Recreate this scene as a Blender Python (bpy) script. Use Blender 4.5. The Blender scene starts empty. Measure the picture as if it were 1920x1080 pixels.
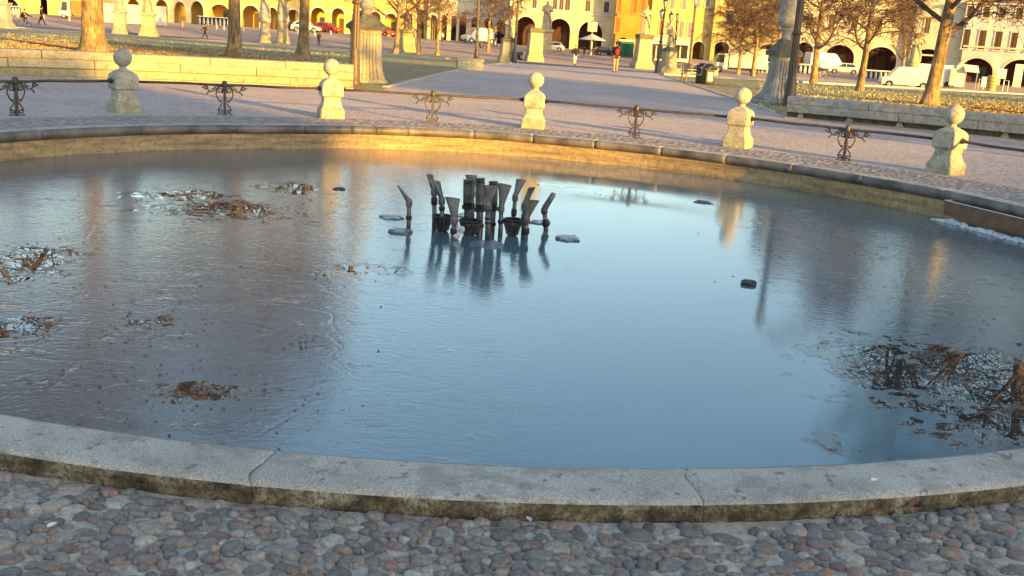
import bpy, bmesh, math, random
from mathutils import Vector, Matrix, noise
rad = math.radians
C = bpy.context.scene.collection
# ------------------------------------------------------------------ camera model (photo pixels at 1920 x 1080)
FPX, PITCH, ROLL, CAMZ = 1884.4, 0.24495, 0.06471, 1.7
PC = Vector((-0.427, 10.99, 0)); R0 = 7.13; ROUT = 7.476; WZ = -0.397
CAM = Vector((0, 0, CAMZ))
def hgt(x, y):
    z = -0.04 - 0.0167 * min(max(y - 60, 0), 60) + 0.036 * min(max(y - 120, 0), 40)
    d = math.hypot(x - PC.x, y - PC.y)
    s = min(max((9.0 - y) / 5.0, 0), 1); s = s * s * (3 - 2 * s)
    return z - 0.062 * s
def ray(px, py):
    a = (px - 960) / FPX; b = (py - 540) / FPX
    cr, sr = math.cos(ROLL), math.sin(ROLL)
    X = a * cr + b * sr; Y = -a * sr + b * cr
    c, s = math.cos(PITCH), math.sin(PITCH)
    return Vector((X, c - Y * s, -s - Y * c))
def G(px, py):                       # ground point seen at a photo position
    D = ray(px, py); t = 5.0
    if D.z >= -1e-4: raise ValueError('above horizon %s %s' % (px, py))
    lo, hi = 1.0, 400.0
    for _ in range(50):
        t = (lo + hi) / 2; p = CAM + D * t
        if p.z > hgt(p.x, p.y): lo = t
        else: hi = t
    p = CAM + D * t; p.z = hgt(p.x, p.y); return p
def onz(px, py, z):
    D = ray(px, py); return CAM + D * ((z - CAMZ) / D.z)
def at(px, py, Y):                   # point at depth Y
    D = ray(px, py); return CAM + D * (Y / D.y)
def gy(px, Y):                       # ground point below photo column px (near horizon) at depth Y
    hz = 68 + (px - 960) * 0.0648
    p = at(px, hz + 20, Y); p.z = hgt(p.x, Y); return p
# ------------------------------------------------------------------ materials
MATS = {}
def nd(nt, t, **k):
    n = nt.nodes.new(t)
    for a, b in k.items():
        if a in n.inputs.keys(): n.inputs[a].default_value = b
        else: setattr(n, a, b)
    return n
def c4(c): return (c[0], c[1], c[2], 1)
def ramp(nt, fac, stops, interp='LINEAR'):
    r = nt.nodes.new('ShaderNodeValToRGB'); cr = r.color_ramp; cr.interpolation = interp
    while len(cr.elements) < len(stops): cr.elements.new(0.5)
    for e, (p, c) in zip(cr.elements, stops):
        e.position = p; e.color = c4(c) if len(c) == 3 else c
    nt.links.new(fac, r.inputs[0]); return r.outputs[0]
def mix(nt, f, a, b, mode='MIX'):
    m = nt.nodes.new('ShaderNodeMix'); m.data_type = 'RGBA'; m.blend_type = mode
    for i, v in ((0, f), (6, a), (7, b)):
        if isinstance(v, (int, float)): m.inputs[i].default_value = v
        elif isinstance(v, (tuple, list)): m.inputs[i].default_value = c4(v)
        else: nt.links.new(v, m.inputs[i])
    return m.outputs[2]
def new_mat(name):
    m = bpy.data.materials.new(name); m.use_nodes = True; nt = m.node_tree
    b = nt.nodes['Principled BSDF']; b.inputs['Specular IOR Level'].default_value = 0.35
    MATS[name] = m; return m, nt, b
def coords(nt, scale=(1, 1, 1), kind='pos'):
    if kind == 'pos':
        g = nt.nodes.new('ShaderNodeNewGeometry'); o = g.outputs['Position']
    else:
        g = nt.nodes.new('ShaderNodeTexCoord'); o = g.outputs['Object']
    mp = nt.nodes.new('ShaderNodeMapping'); mp.inputs['Scale'].default_value = scale
    nt.links.new(o, mp.inputs[0]); return mp.outputs[0]
def noi(nt, co, s, d=4, r=0.55, out=0):
    n = nt.nodes.new('ShaderNodeTexNoise'); n.inputs['Scale'].default_value = s; n.inputs['Detail'].default_value = d
    n.inputs['Roughness'].default_value = r; nt.links.new(co, n.inputs['Vector']); return n.outputs[out]
def bump(nt, b, h, st, dist=0.01, prev=None):
    n = nt.nodes.new('ShaderNodeBump'); n.inputs['Strength'].default_value = st; n.inputs['Distance'].default_value = dist
    nt.links.new(h, n.inputs['Height'])
    if prev is not None: nt.links.new(prev, n.inputs['Normal'])
    nt.links.new(n.outputs[0], b.inputs['Normal']); return n.outputs[0]
def mat(name, col, rough=0.8, var=0.25, scale=6, col2=None, bst=0.3, bsc=None, metal=0, spec=0.35, kind='pos', stretch=(1, 1, 1), bdist=0.01):
    if name in MATS: return MATS[name]
    m, nt, b = new_mat(name)
    co = coords(nt, stretch, kind)
    f = noi(nt, co, scale, 5, 0.6)
    c2 = col2 or tuple(x * (1 - var) for x in col)
    c1 = tuple(min(1, x * (1 + var * 0.5)) for x in col)
    o = ramp(nt, f, [(0.32, c2), (0.68, c1)])
    nt.links.new(o, b.inputs['Base Color'])
    b.inputs['Roughness'].default_value = rough; b.inputs['Metallic'].default_value = metal
    b.inputs['Specular IOR Level'].default_value = spec
    if bst: bump(nt, b, noi(nt, co, bsc or scale * 6, 4, 0.6), bst, bdist)
    return m
# ------------------------------------------------------------------ mesh builder
class MB:
    def __init__(s): s.v = []; s.f = []; s.m = []; s.cur = 0; s.sm = []; s.smooth = False
    def add(s, vs, fs, M=None):
        o = len(s.v)
        for p in vs:
            p = Vector(p); s.v.append(tuple(M @ p if M else p))
        for f in fs: s.f.append(tuple(i + o for i in f)); s.m.append(s.cur); s.sm.append(s.smooth)
    def box(s, c, d, rz=0, M=None, taper=1.0, bev=0):
        x, y, z = d[0] / 2, d[1] / 2, d[2] / 2
        T = Matrix.Translation(c) @ Matrix.Rotation(rz, 4, 'Z')
        if M: T = M @ T
        if bev:
            t = MB(); t.loft([[( (x-b)*a, (y-b2)*a2, zz) for (a, a2, b, b2) in ((-1,-1,0,bev),(-1,-1,bev,0),(1,-1,bev,0),(1,-1,0,bev),(1,1,0,bev),(1,1,bev,0),(-1,1,bev,0),(-1,1,0,bev))] for zz in (-z+bev, z-bev)])
            lo = [((x-bev)*a, (y-bev)*b, -z) for a, b in ((-1,-1),(-1,-1),(1,-1),(1,-1),(1,1),(1,1),(-1,1),(-1,1))]
            hi = [(p[0], p[1], z) for p in lo]
            t = MB()
            r1 = [((x-b)*a, (y-b2)*a2) for (a, a2, b, b2) in ((-1,-1,0,bev),(-1,-1,bev,0),(1,-1,bev,0),(1,-1,0,bev),(1,1,0,bev),(1,1,bev,0),(-1,1,bev,0),(-1,1,0,bev))]
            t.loft([lo, [(p[0], p[1], -z+bev) for p in r1], [(p[0], p[1], z-bev) for p in r1], hi])
            s.add(t.v, t.f, T); return
        k = taper
        s.add([(-x, -y, -z), (x, -y, -z), (x, y, -z), (-x, y, -z), (-x*k, -y*k, z), (x*k, -y*k, z), (x*k, y*k, z), (-x*k, y*k, z)],
              [(0, 3, 2, 1), (4, 5, 6, 7), (0, 1, 5, 4), (1, 2, 6, 5), (2, 3, 7, 6), (3, 0, 4, 7)], T)
    def loft(s, rings, cap=True, M=None, closed=True):
        n = len(rings[0]); vs = [p for r in rings for p in r]; fs = []
        for i in range(len(rings) - 1):
            for j in range(n if closed else n - 1):
                a = i * n + j; b = i * n + (j + 1) % n
                fs.append((a, b, b + n, a + n))
        if cap:
            fs.append(tuple(reversed(range(n)))); fs.append(tuple(range((len(rings) - 1) * n, len(rings) * n)))
        s.add(vs, fs, M)
    def lathe(s, prof, n=16, M=None, sq=False, cap=True, ch=0.12, ax=1, ay=1):   # prof: (r, z)
        rings = []
        for r, z in prof:
            if sq:
                c = r * (1 - ch)
                rings.append([(r*ax, -c*ay, z), (r*ax, c*ay, z), (c*ax, r*ay, z), (-c*ax, r*ay, z), (-r*ax, c*ay, z), (-r*ax, -c*ay, z), (-c*ax, -r*ay, z), (c*ax, -r*ay, z)])
            else: rings.append([(r*ax * math.cos(2*math.pi*k/n), r*ay * math.sin(2*math.pi*k/n), z) for k in range(n)])
        s.loft(rings, cap, M)
    def tube(s, pts, rr, n=6, cap=True, M=None, flat=1.0):
        pts = [Vector(p) for p in pts]
        if not isinstance(rr, (list, tuple)): rr = [rr] * len(pts)
        rings = []; up = None
        for i, p in enumerate(pts):
            d = (pts[min(i + 1, len(pts) - 1)] - pts[max(i - 1, 0)])
            if d.length < 1e-9: d = Vector((0, 0, 1))
            d.normalize()
            if up is None:
                up = Vector((0, 0, 1)) if abs(d.z) < 0.9 else Vector((1, 0, 0))
            a = d.cross(up)
            if a.length < 1e-6: a = d.orthogonal()
            a.normalize(); b = a.cross(d).normalized(); up = b
            rings.append([tuple(p + (a * math.cos(2*math.pi*k/n) + b * math.sin(2*math.pi*k/n) * flat) * rr[i]) for k in range(n)])
        s.loft(rings, cap, M)
    def sphere(s, c, r, n=16, m=10, M=None, sc=(1, 1, 1)):
        prof = [(max(r * math.sin(math.pi * i / m), 1e-4), -r * math.cos(math.pi * i / m)) for i in range(m + 1)]
        T = Matrix.Translation(c) @ Matrix.Diagonal((sc[0], sc[1], sc[2], 1))
        s.lathe(prof, n, (M @ T) if M else T)
    def quad(s, a, b, c, d): s.add([a, b, c, d], [(0, 1, 2, 3)])
    def prism(s, poly, y0, y1, M=None):     # poly in xz, extruded along y
        n = len(poly)
        s.add([(x, y0, z) for x, z in poly] + [(x, y1, z) for x, z in poly],
              [tuple(range(n)), tuple(reversed(range(n, 2 * n)))] + [(i, i + n, (i + 1) % n + n, (i + 1) % n) for i in range(n)], M)
    def mesh(s, name, mats, off=None):
        me = bpy.data.meshes.new(name)
        v = s.v if off is None else [(p[0] - off[0], p[1] - off[1], p[2] - off[2]) for p in s.v]
        me.from_pydata(v, [], s.f)
        for m in (mats if isinstance(mats, (list, tuple)) else [mats]): me.materials.append(m)
        me.polygons.foreach_set('material_index', s.m); me.polygons.foreach_set('use_smooth', s.sm)
        me.update(); return me
    def build(s, name, mats, parent=None, off=None, loc=None, rz=0, fixn=True):
        me = s.mesh(name, mats, off)
        if fixn and len(s.f) < 60000:
            bm = bmesh.new(); bm.from_mesh(me); bmesh.ops.recalc_face_normals(bm, faces=bm.faces); bm.to_mesh(me); bm.free()
        o = bpy.data.objects.new(name, me); C.objects.link(o)
        if parent: o.parent = parent
        if loc is not None: o.location = loc
        o.rotation_euler.z = rz
        return o
def tag(o, label=None, cat=None, group=None, kind=None):
    if label: o['label'] = label
    if cat: o['category'] = cat
    if group: o['group'] = group
    if kind: o['kind'] = kind
    return o
def thing(name, label, cat, loc=(0, 0, 0), rz=0, group=None):
    o = bpy.data.objects.new(name, None); C.objects.link(o); o.empty_display_size = 0.1
    o.location = loc; o.rotation_euler.z = rz; return tag(o, label, cat, group)
def dup(o, loc=None, rz=None, label=None, group=None, scale=None, parent=None):
    c = o.copy(); C.objects.link(c)
    if parent: c.parent = parent
    if loc is not None: c.location = loc
    if rz is not None: c.rotation_euler.z = rz
    if scale is not None: c.scale = scale if isinstance(scale, (tuple, list)) else (scale,) * 3
    if label: c['label'] = label
    if group: c['group'] = group
    for ch in list(o.children): dup(ch, parent=c)
    return c
# ------------------------------------------------------------------ setting materials
def gravel_mat(name, c1, c2, c3, s=9, bs=0.5, bd=0.012):
    m, nt, b = new_mat(name); co = coords(nt)
    f = noi(nt, co, 0.35, 4, 0.6); g = noi(nt, co, s, 3, 0.7); h = noi(nt, co, 60, 2, 0.6); q = noi(nt, co, s * .45, 5, 0.8)
    o = ramp(nt, f, [(0.35, c1), (0.65, c2)])
    o = mix(nt, ramp(nt, g, [(0.45, (0, 0, 0)), (0.7, (1, 1, 1))]), o, c3)
    o = mix(nt, ramp(nt, h, [(0.4, (0.35,) * 3), (0.6, (0, 0, 0))]), o, tuple(x * 0.6 for x in c1))
    o = mix(nt, ramp(nt, q, [(0.36, (0.55,) * 3), (0.5, (0,) * 3)]), o, tuple(x * 0.5 for x in c1))
    nt.links.new(o, b.inputs['Base Color']); b.inputs['Roughness'].default_value = 0.92
    n1 = bump(nt, b, g, bs, bd); bump(nt, b, h, 0.6, 0.006, n1)
    return m
M_PLAZA = gravel_mat('plaza gravel', (0.40, 0.315, 0.295), (0.52, 0.41, 0.385), (0.62, 0.52, 0.49), s=14, bs=1.0, bd=0.05)
M_ROAD = gravel_mat('road asphalt', (0.34, 0.24, 0.20), (0.42, 0.30, 0.26), (0.46, 0.34, 0.30), s=5, bs=1.0, bd=0.06)
M_KERB = mat('kerb stone', (0.42, 0.38, 0.32), 0.85, 0.3, 4)
def grass_mat():
    m, nt, b = new_mat('frosty grass'); co = coords(nt)
    f = noi(nt, co, 0.28, 4, 0.65); g = noi(nt, co, 2.2, 4, 0.7); h = noi(nt, co, 14, 3, 0.7)
    o = ramp(nt, g, [(0.33, (0.09, 0.10, 0.04)), (0.5, (0.24, 0.235, 0.12)), (0.66, (0.42, 0.40, 0.27))])
    l = ramp(nt, h, [(0.4, (0.20, 0.125, 0.06)), (0.65, (0.46, 0.30, 0.15))])
    o = mix(nt, ramp(nt, f, [(0.47, (0, 0, 0)), (0.6, (0.85,) * 3)]), o, l)
    nt.links.new(o, b.inputs['Base Color']); b.inputs['Roughness'].default_value = 0.95
    bump(nt, b, h, 1.0, 0.08); return m
M_GRASS = grass_mat()
def cobble_far_mat():
    m, nt, b = new_mat('cobble ring'); co = coords(nt)
    v = nt.nodes.new('ShaderNodeTexVoronoi'); v.inputs['Scale'].default_value = 9; nt.links.new(co, v.inputs['Vector'])
    o = ramp(nt, v.outputs['Distance'], [(0.25, (1,) * 3), (0.6, (0.45,) * 3)])
    cc = ramp(nt, v.outputs['Color'], [(0.1, (0.40, 0.28, 0.24)), (0.4, (0.44, 0.36, 0.33)), (0.7, (0.28, 0.25, 0.25)), (0.95, (0.52, 0.45, 0.38))])
    nt.links.new(mix(nt, 0.75, cc, o, 'MULTIPLY'), b.inputs['Base Color']); b.inputs['Roughness'].default_value = 0.8
    inv = ramp(nt, v.outputs['Distance'], [(0.1, (1,) * 3), (0.6, (0,) * 3)])
    bump(nt, b, inv, 0.9, 0.04); return m
M_CFAR = cobble_far_mat()
def pebble_mat():
    m, nt, b = new_mat('river pebble'); co = coords(nt)
    g = nt.nodes.new('ShaderNodeNewGeometry')
    o = ramp(nt, g.outputs['Random Per Island'], [(0.0, (0.230, 0.189, 0.163)), (0.14, (0.291, 0.244, 0.205)), (0.26, (0.274, 0.195, 0.159)), (0.34, (0.181, 0.155, 0.141)), (0.46, (0.346, 0.290, 0.240)), (0.56, (0.329, 0.215, 0.168)),
        (0.62, (0.263, 0.224, 0.198)), (0.72, (0.224, 0.209, 0.186)), (0.80, (0.399, 0.333, 0.276)), (0.88, (0.222, 0.151, 0.133)), (0.95, (0.480, 0.425, 0.364)), (1, (0.240, 0.234, 0.199))], 'CONSTANT')
    f = noi(nt, co, 60, 4, 0.7); k = noi(nt, co, 7, 3, 0.6)
    o = mix(nt, ramp(nt, f, [(0.40, (0.45,) * 3), (0.60, (0,) * 3)]), o, (0.05, 0.042, 0.036))
    o = mix(nt, ramp(nt, f, [(0.56, (0,) * 3), (0.7, (0.4,) * 3)]), o, (0.34, 0.32, 0.29))
    o = mix(nt, ramp(nt, k, [(0.5, (0,) * 3), (0.75, (0.4,) * 3)]), o, (0.24, 0.21, 0.18))
    nt.links.new(o, b.inputs['Base Color']); b.inputs['Roughness'].default_value = 0.72
    bump(nt, b, noi(nt, co, 85, 5, 0.75), 1.0, 0.006); return m
M_PEB = pebble_mat()
M_MORTAR = gravel_mat('mortar', (0.37, 0.31, 0.25), (0.49, 0.42, 0.345), (0.58, 0.51, 0.43), s=24, bs=0.7, bd=0.008)
def coping_mats():
    m, nt, b = new_mat('granite coping'); co = coords(nt)
    f = noi(nt, co, 1.3, 4, 0.6); g = noi(nt, co, 130, 2, 0.8); h = noi(nt, co, 9, 5, 0.7)
    o = ramp(nt, f, [(0.35, (0.37, 0.33, 0.275)), (0.65, (0.54, 0.485, 0.415))])
    o = mix(nt, ramp(nt, g, [(0.40, (0.75,) * 3), (0.52, (0,) * 3)]), o, (0.20, 0.185, 0.17))
    o = mix(nt, ramp(nt, g, [(0.58, (0,) * 3), (0.68, (0.7,) * 3)]), o, (0.62, 0.62, 0.62))
    o = mix(nt, ramp(nt, h, [(0.58, (0,) * 3), (0.64, (0.8,) * 3)]), o, (0.13, 0.115, 0.09))
    o = mix(nt, ramp(nt, noi(nt, co, 3.2, 6, 0.75), [(0.42, (0.55,) * 3), (0.52, (0,) * 3)]), o, (0.19, 0.175, 0.15))
    nt.links.new(o, b.inputs['Base Color']); b.inputs['Roughness'].default_value = 0.8
    n1 = bump(nt, b, g, 0.5, 0.004); bump(nt, b, h, 0.3, 0.02, n1)
    m2, nt, b = new_mat('mossy coping side'); co = coords(nt)
    f = noi(nt, co, 7, 5, 0.7); g = noi(nt, co, 55, 3, 0.75)
    o = ramp(nt, f, [(0.37, (0.035, 0.028, 0.022)), (0.46, (0.13, 0.10, 0.06)), (0.56, (0.24, 0.195, 0.125)), (0.68, (0.38, 0.345, 0.28))])
    o = mix(nt, ramp(nt, g, [(0.4, (0.8,) * 3), (0.55, (0,) * 3)]), o, (0.06, 0.045, 0.025))
    nt.links.new(o, b.inputs['Base Color']); b.inputs['Roughness'].default_value = 0.95
    n1 = bump(nt, b, g, 0.9, 0.012); bump(nt, b, f, 0.7, 0.03, n1)
    return m, m2
M_COP, M_COPS = coping_mats()
M_COPI = mat('wet dark rim edge', (0.15, 0.125, 0.11), 0.5, 0.5, 3, (0.05, 0.043, 0.04), 0.5, 40, spec=0.5)  # inner rim edge coloured darker than the coping top
def wall_mat():
    m, nt, b = new_mat('basin wall plaster'); co = coords(nt); co2 = coords(nt, (1, 1, 9))
    f = noi(nt, co2, 1.3, 5, 0.65); g = noi(nt, co, 14, 4, 0.7)
    o = ramp(nt, f, [(0.3, (0.17, 0.12, 0.07)), (0.5, (0.34, 0.235, 0.125)), (0.7, (0.48, 0.34, 0.18))])
    o = mix(nt, ramp(nt, g, [(0.35, (0.6,) * 3), (0.55, (0,) * 3)]), o, (0.13, 0.09, 0.05))
    nt.links.new(o, b.inputs['Base Color']); b.inputs['Roughness'].default_value = 0.75
    bump(nt, b, g, 0.5, 0.01); return m
M_BWALL = wall_mat()
def mth(nt, op, a, b=None, c=None):
    n = nt.nodes.new('ShaderNodeMath'); n.operation = op
    for i, v in enumerate((a, b, c)):
        if v is None: continue
        if isinstance(v, (int, float)): n.inputs[i].default_value = v
        else: nt.links.new(v, n.inputs[i])
    return n.outputs[0]
def ice_mat():
    m, nt, b = new_mat('pool ice'); co = coords(nt)
    sep = nt.nodes.new('ShaderNodeSeparateXYZ'); nt.links.new(co, sep.inputs[0])
    warp = noi(nt, co, 1.1, 5, 0.62)
    # clear, unfrosted patches: places on the ice where it melted and froze again smooth
    patches = [(1180, 1920, 560, 850, 0)]
    clear = None
    ell = []
    def E(px, py, ax, ay, rot=0): 
        p = onz(px, py, WZ); q = onz(px + ax, py, WZ); r = onz(px, py + ay, WZ)
        ell.append((p.x, p.y, abs(q.x - p.x), abs(r.y - p.y), rot))
    E(1850, 730, 250, 110); E(1700, 700, 150, 75); E(1560, 660, 70, 20); E(1560, 830, 60, 22)
    E(60, 485, 95, 38); E(450, 395, 175, 18); E(340, 370, 90, 16); E(560, 352, 60, 10); E(290, 605, 60, 14); E(350, 730, 110, 26); E(700, 505, 70, 9);
    E(60, 610, 80, 20); E(1010, 345, 60, 5)
    for (x, y, ax, ay, rot) in ell:
        dx = mth(nt, 'DIVIDE', mth(nt, 'SUBTRACT', sep.outputs[0], x), ax); dy = mth(nt, 'DIVIDE', mth(nt, 'SUBTRACT', sep.outputs[1], y), ay)
        d = mth(nt, 'SQRT', mth(nt, 'ADD', mth(nt, 'MULTIPLY', dx, dx), mth(nt, 'MULTIPLY', dy, dy)))
        e = mth(nt, 'SUBTRACT', 1.0, d)
        clear = e if clear is None else mth(nt, 'MAXIMUM', clear, e)
    w2 = noi(nt, co, 6, 5, 0.7)
    cl = mth(nt, 'ADD', clear, mth(nt, 'MULTIPLY', mth(nt, 'SUBTRACT', warp, 0.5), 3.4))
    cl = mth(nt, 'ADD', cl, mth(nt, 'MULTIPLY', mth(nt, 'SUBTRACT', w2, 0.5), 3.6))
    cm = ramp(nt, cl, [(0.12, (0, 0, 0)), (0.26, (1, 1, 1))])
    # frost: rougher on the left and right, smoother in the middle
    big = noi(nt, co, 0.55, 3, 0.5)
    dx = mth(nt, 'ABSOLUTE', mth(nt, 'SUBTRACT', sep.outputs[0], 0.4))
    side = mth(nt, 'SMOOTH_MIN', mth(nt, 'DIVIDE', dx, 3.0), 1.0, 0.3)
    left = ramp(nt, mth(nt, 'ADD', mth(nt, 'MULTIPLY', sep.outputs[0], -0.16), 0.42), [(0.25, (0, 0, 0)), (0.75, (1, 1, 1))])
    rgt = ramp(nt, mth(nt, 'ADD', mth(nt, 'MULTIPLY', sep.outputs[0], 0.16), 0.05), [(0.35, (0, 0, 0)), (0.75, (1, 1, 1))])
    rough_zone = mth(nt, 'MAXIMUM', left, mth(nt, 'MULTIPLY', rgt, 0.8))
    st = coords(nt, (1.0, 2.6, 1)); fine = noi(nt, st, 6, 3, 0.55); crys = noi(nt, coords(nt, (1.3, 1, 1)), 26, 4, 0.75)
    v = nt.nodes.new('ShaderNodeTexVoronoi'); v.feature = 'DISTANCE_TO_EDGE'; v.inputs['Scale'].default_value = 2.3
    wv = mix(nt, 0.12, co, noi(nt, co, 4, 4, 0.6, 1)); nt.links.new(wv, v.inputs['Vector'])
    crack = ramp(nt, v.outputs['Distance'], [(0.0, (0, 0, 0)), (0.035, (1, 1, 1))])
    # colour of the frozen body
    sh = nt.nodes.new('ShaderNodeTexVoronoi'); sh.inputs['Scale'].default_value = 7; sh.inputs['Randomness'].default_value = 1
    nt.links.new(mix(nt, 0.25, coords(nt, (0.8, 1.6, 1)), noi(nt, co, 5, 4, 0.7, 1)), sh.inputs['Vector'])
    shc = nt.nodes.new('ShaderNodeSeparateColor'); nt.links.new(sh.outputs['Color'], shc.inputs[0])
    shard = mth(nt, 'MULTIPLY', ramp(nt, shc.outputs[0], [(0.62, (0,) * 3), (0.70, (1,) * 3)]), ramp(nt, noi(nt, co, 2.4, 5, 0.7), [(0.50, (0,) * 3), (0.58, (1,) * 3)]))
    shard = mth(nt, 'MULTIPLY', shard, rough_zone)
    o = ramp(nt, big, [(0.3, (0.062, 0.14, 0.17)), (0.7, (0.095, 0.185, 0.22))])
    o = mix(nt, mth(nt, 'MULTIPLY', rough_zone, 0.5), o, (0.085, 0.075, 0.07))
    fr = ramp(nt, crys, [(0.50, (0,) * 3), (0.72, (1,) * 3)])
    o = mix(nt, mth(nt, 'MULTIPLY', fr, mth(nt, 'MULTIPLY', rough_zone, 0.25)), o, (0.28, 0.30, 0.32))
    o = mix(nt, mth(nt, 'MULTIPLY', shard, 0.5), o, (0.05, 0.05, 0.045))
    fl = mth(nt, 'MULTIPLY', ramp(nt, noi(nt, coords(nt, (1.0, 2.2, 1)), 11, 5, 0.75), [(0.60, (0,) * 3), (0.68, (1,) * 3)]), ramp(nt, warp, [(0.45, (0,) * 3), (0.6, (1,) * 3)]))
    o = mix(nt, mth(nt, 'MULTIPLY', fl, mth(nt, 'MULTIPLY', rough_zone, 0.55)), o, (0.36, 0.39, 0.42))
    o = mix(nt, cm, o, (0.02, 0.03, 0.032))
    nt.links.new(o, b.inputs['Base Color'])
    r = mth(nt, 'ADD', 0.035, mth(nt, 'MULTIPLY', big, 0.05))
    r = mth(nt, 'ADD', r, mth(nt, 'MULTIPLY', mth(nt, 'MULTIPLY', rough_zone, crys), 0.10))
    keep = mth(nt, 'SUBTRACT', 1.0, mth(nt, 'MAXIMUM', mth(nt, 'MULTIPLY', cm, 0.995), mth(nt, 'MULTIPLY', shard, 0.85)))
    r = mth(nt, 'MULTIPLY', r, keep)
    nt.links.new(r, b.inputs['Roughness'])
    b.inputs['IOR'].default_value = 1.75; b.inputs['Specular IOR Level'].default_value = 0.5
    rough2 = noi(nt, coords(nt, (1.0, 1.7, 1)), 15, 3, 0.6)
    amp = mth(nt, 'MULTIPLY', mth(nt, 'ADD', 0.02, mth(nt, 'MULTIPLY', rough_zone, 0.62)), mth(nt, 'SUBTRACT', 1.0, cm))
    h = mth(nt, 'MULTIPLY', mth(nt, 'ADD', mth(nt, 'MULTIPLY', fine, 0.6), mth(nt, 'MULTIPLY', rough2, 0.8)), amp)
    h = mth(nt, 'ADD', h, mth(nt, 'MULTIPLY', mth(nt, 'MULTIPLY', crack, amp), 0.2))
    h = mth(nt, 'ADD', h, mth(nt, 'MULTIPLY', mth(nt, 'MULTIPLY', shc.outputs[1], shard), 0.6))
    bump(nt, b, h, 0.5, 0.010)
    return m
M_ICE = ice_mat()
# ------------------------------------------------------------------ ground sheet, pool
def smoothR(th):          # the basin is very slightly out of round
    t = math.degrees(th) % 360
    k = [(0, 7.15), (20, 7.06), (40, 6.96), (58, 7.03), (75, 7.15), (92, 7.32), (108, 7.22), (124, 7.06), (141, 7.12), (160, 7.14), (200, 7.16), (360, 7.15)]
    for (a, ra), (b_, rb) in zip(k, k[1:]):
        if a <= t <= b_:
            u = (t - a) / (b_ - a); u = u * u * (3 - 2 * u); return ra + (rb - ra) * u
    return 7.15
def pol(th, r, z): return (PC.x + r * math.cos(th), PC.y + r * math.sin(th), z)
def polar_sheet(name, rs, a0, a1, n, zoff, m, kind='structure', off_in=None):
    mb = MB(); rings = []
    for i, r in enumerate(rs):
        row = []
        for j in range(n + 1):
            th = a0 + (a1 - a0) * j / n
            rr = r + (smoothR(th) - 7.15) * max(0, 1 - (r - 7.2) / 6)
            x, y, _ = pol(th, rr, 0); row.append((x, y, hgt(x, y) + zoff))
        rings.append(row)
    mb.loft(rings, cap=False, closed=False)
    o = mb.build(name, m, fixn=False)
    o.data.flip_normals()
    if o.data.polygons[0].normal.z < 0: o.data.flip_normals()
    return tag(o, kind=kind)
T2 = 2 * math.pi
rs = [7.35, 7.6, 8, 8.6, 9.4, 10.5, 12, 14, 16, 18, 21, 25, 30, 36, 43, 48, 52, 56, 62, 70, 80, 90, 98, 104, 107, 110, 113, 118, 124, 130, 136, 142, 147, 150, 153, 157, 162, 175, 200, 400, 900, 2500]
polar_sheet('ground', rs, 0, T2, 256, 0, M_PLAZA)
polar_sheet('cobblestone_ring', [7.40, 7.7, 8.2, 8.75, 9.0], rad(-25), rad(205), 200, 0.004, M_CFAR)
polar_sheet('cobblestone_mortar', [7.40, 7.7, 8.2, 8.8, 9.5, 10.2], rad(205), rad(335), 160, 0.007, M_MORTAR)
def pebbles():
    random.seed(5); mb = MB(); mb.smooth = True; cells = {}; pts = []
    cs = 0.13
    for k in range(90000):
        x = random.uniform(-4.6, 4.6); y = random.uniform(1.9, 6.2)
        th = math.atan2(y - PC.y, x - PC.x); r = math.hypot(x - PC.x, y - PC.y)
        if r < ROUT + (smoothR(th) - 7.15) + 0.035 or r > 10.2: continue
        s = random.choice([0.026, 0.030, 0.034, 0.038, 0.042, 0.048]) * (0.8 if k > 40000 else 1) * (0.7 if k > 65000 else 1)
        ok = True; ci, cj = int(x // cs), int(y // cs)
        for i in (-1, 0, 1):
            for j in (-1, 0, 1):
                for (a, b_, t) in cells.get((ci + i, cj + j), ()):
                    if (a - x) ** 2 + (b_ - y) ** 2 < ((s + t) * 0.765) ** 2: ok = False; break
                if not ok: break
            if not ok: break
        if ok: cells.setdefault((ci, cj), []).append((x, y, s)); pts.append((x, y, s))
    for (x, y, s) in pts:
        if noise.noise(Vector((x * 1.3 + 3, y * 1.3, 0))) > .42 and random.random() < .6: continue
        M = Matrix.Translation((x, y, hgt(x, y) + 0.002)) @ Matrix.Rotation(random.gauss(0, 0.7), 4, 'Z') @ Matrix.Rotation(random.gauss(0, 0.12), 4, 'X') @ Matrix.Rotation(random.gauss(0, 0.12), 4, 'Y')
        a = s * random.uniform(0.98, 1.4); b_ = s * random.uniform(0.74, 0.98); h = random.uniform(0.013, 0.029); n = 12
        ph = random.uniform(0, 6); ex = random.uniform(2.0, 2.9); rings = []; e1 = random.uniform(0, .1); e2 = random.uniform(0, .06)
        for zz, rr in ((-0.5, 0.97), (0.05, 1.0), (0.42, 0.95), (0.74, 0.82), (0.93, 0.58), (1.0, 0.28)):
            row = []
            for q in range(n):
                t = T2 * q / n; c_, s_ = math.cos(t), math.sin(t)
                w = (abs(c_) ** ex + abs(s_) ** ex) ** (-1 / ex) * (1 + e1 * math.cos(t + ph) + e2 * math.sin(3 * t + ph))
                row.append((a * rr * w * c_, b_ * rr * w * s_, h * zz))
            rings.append(row)
        mb.loft(rings, True, M)
    o = mb.build('cobblestones', M_PEB, fixn=False); print('pebbles', len(pts)); return tag(o, kind='structure')
pebbles()
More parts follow.
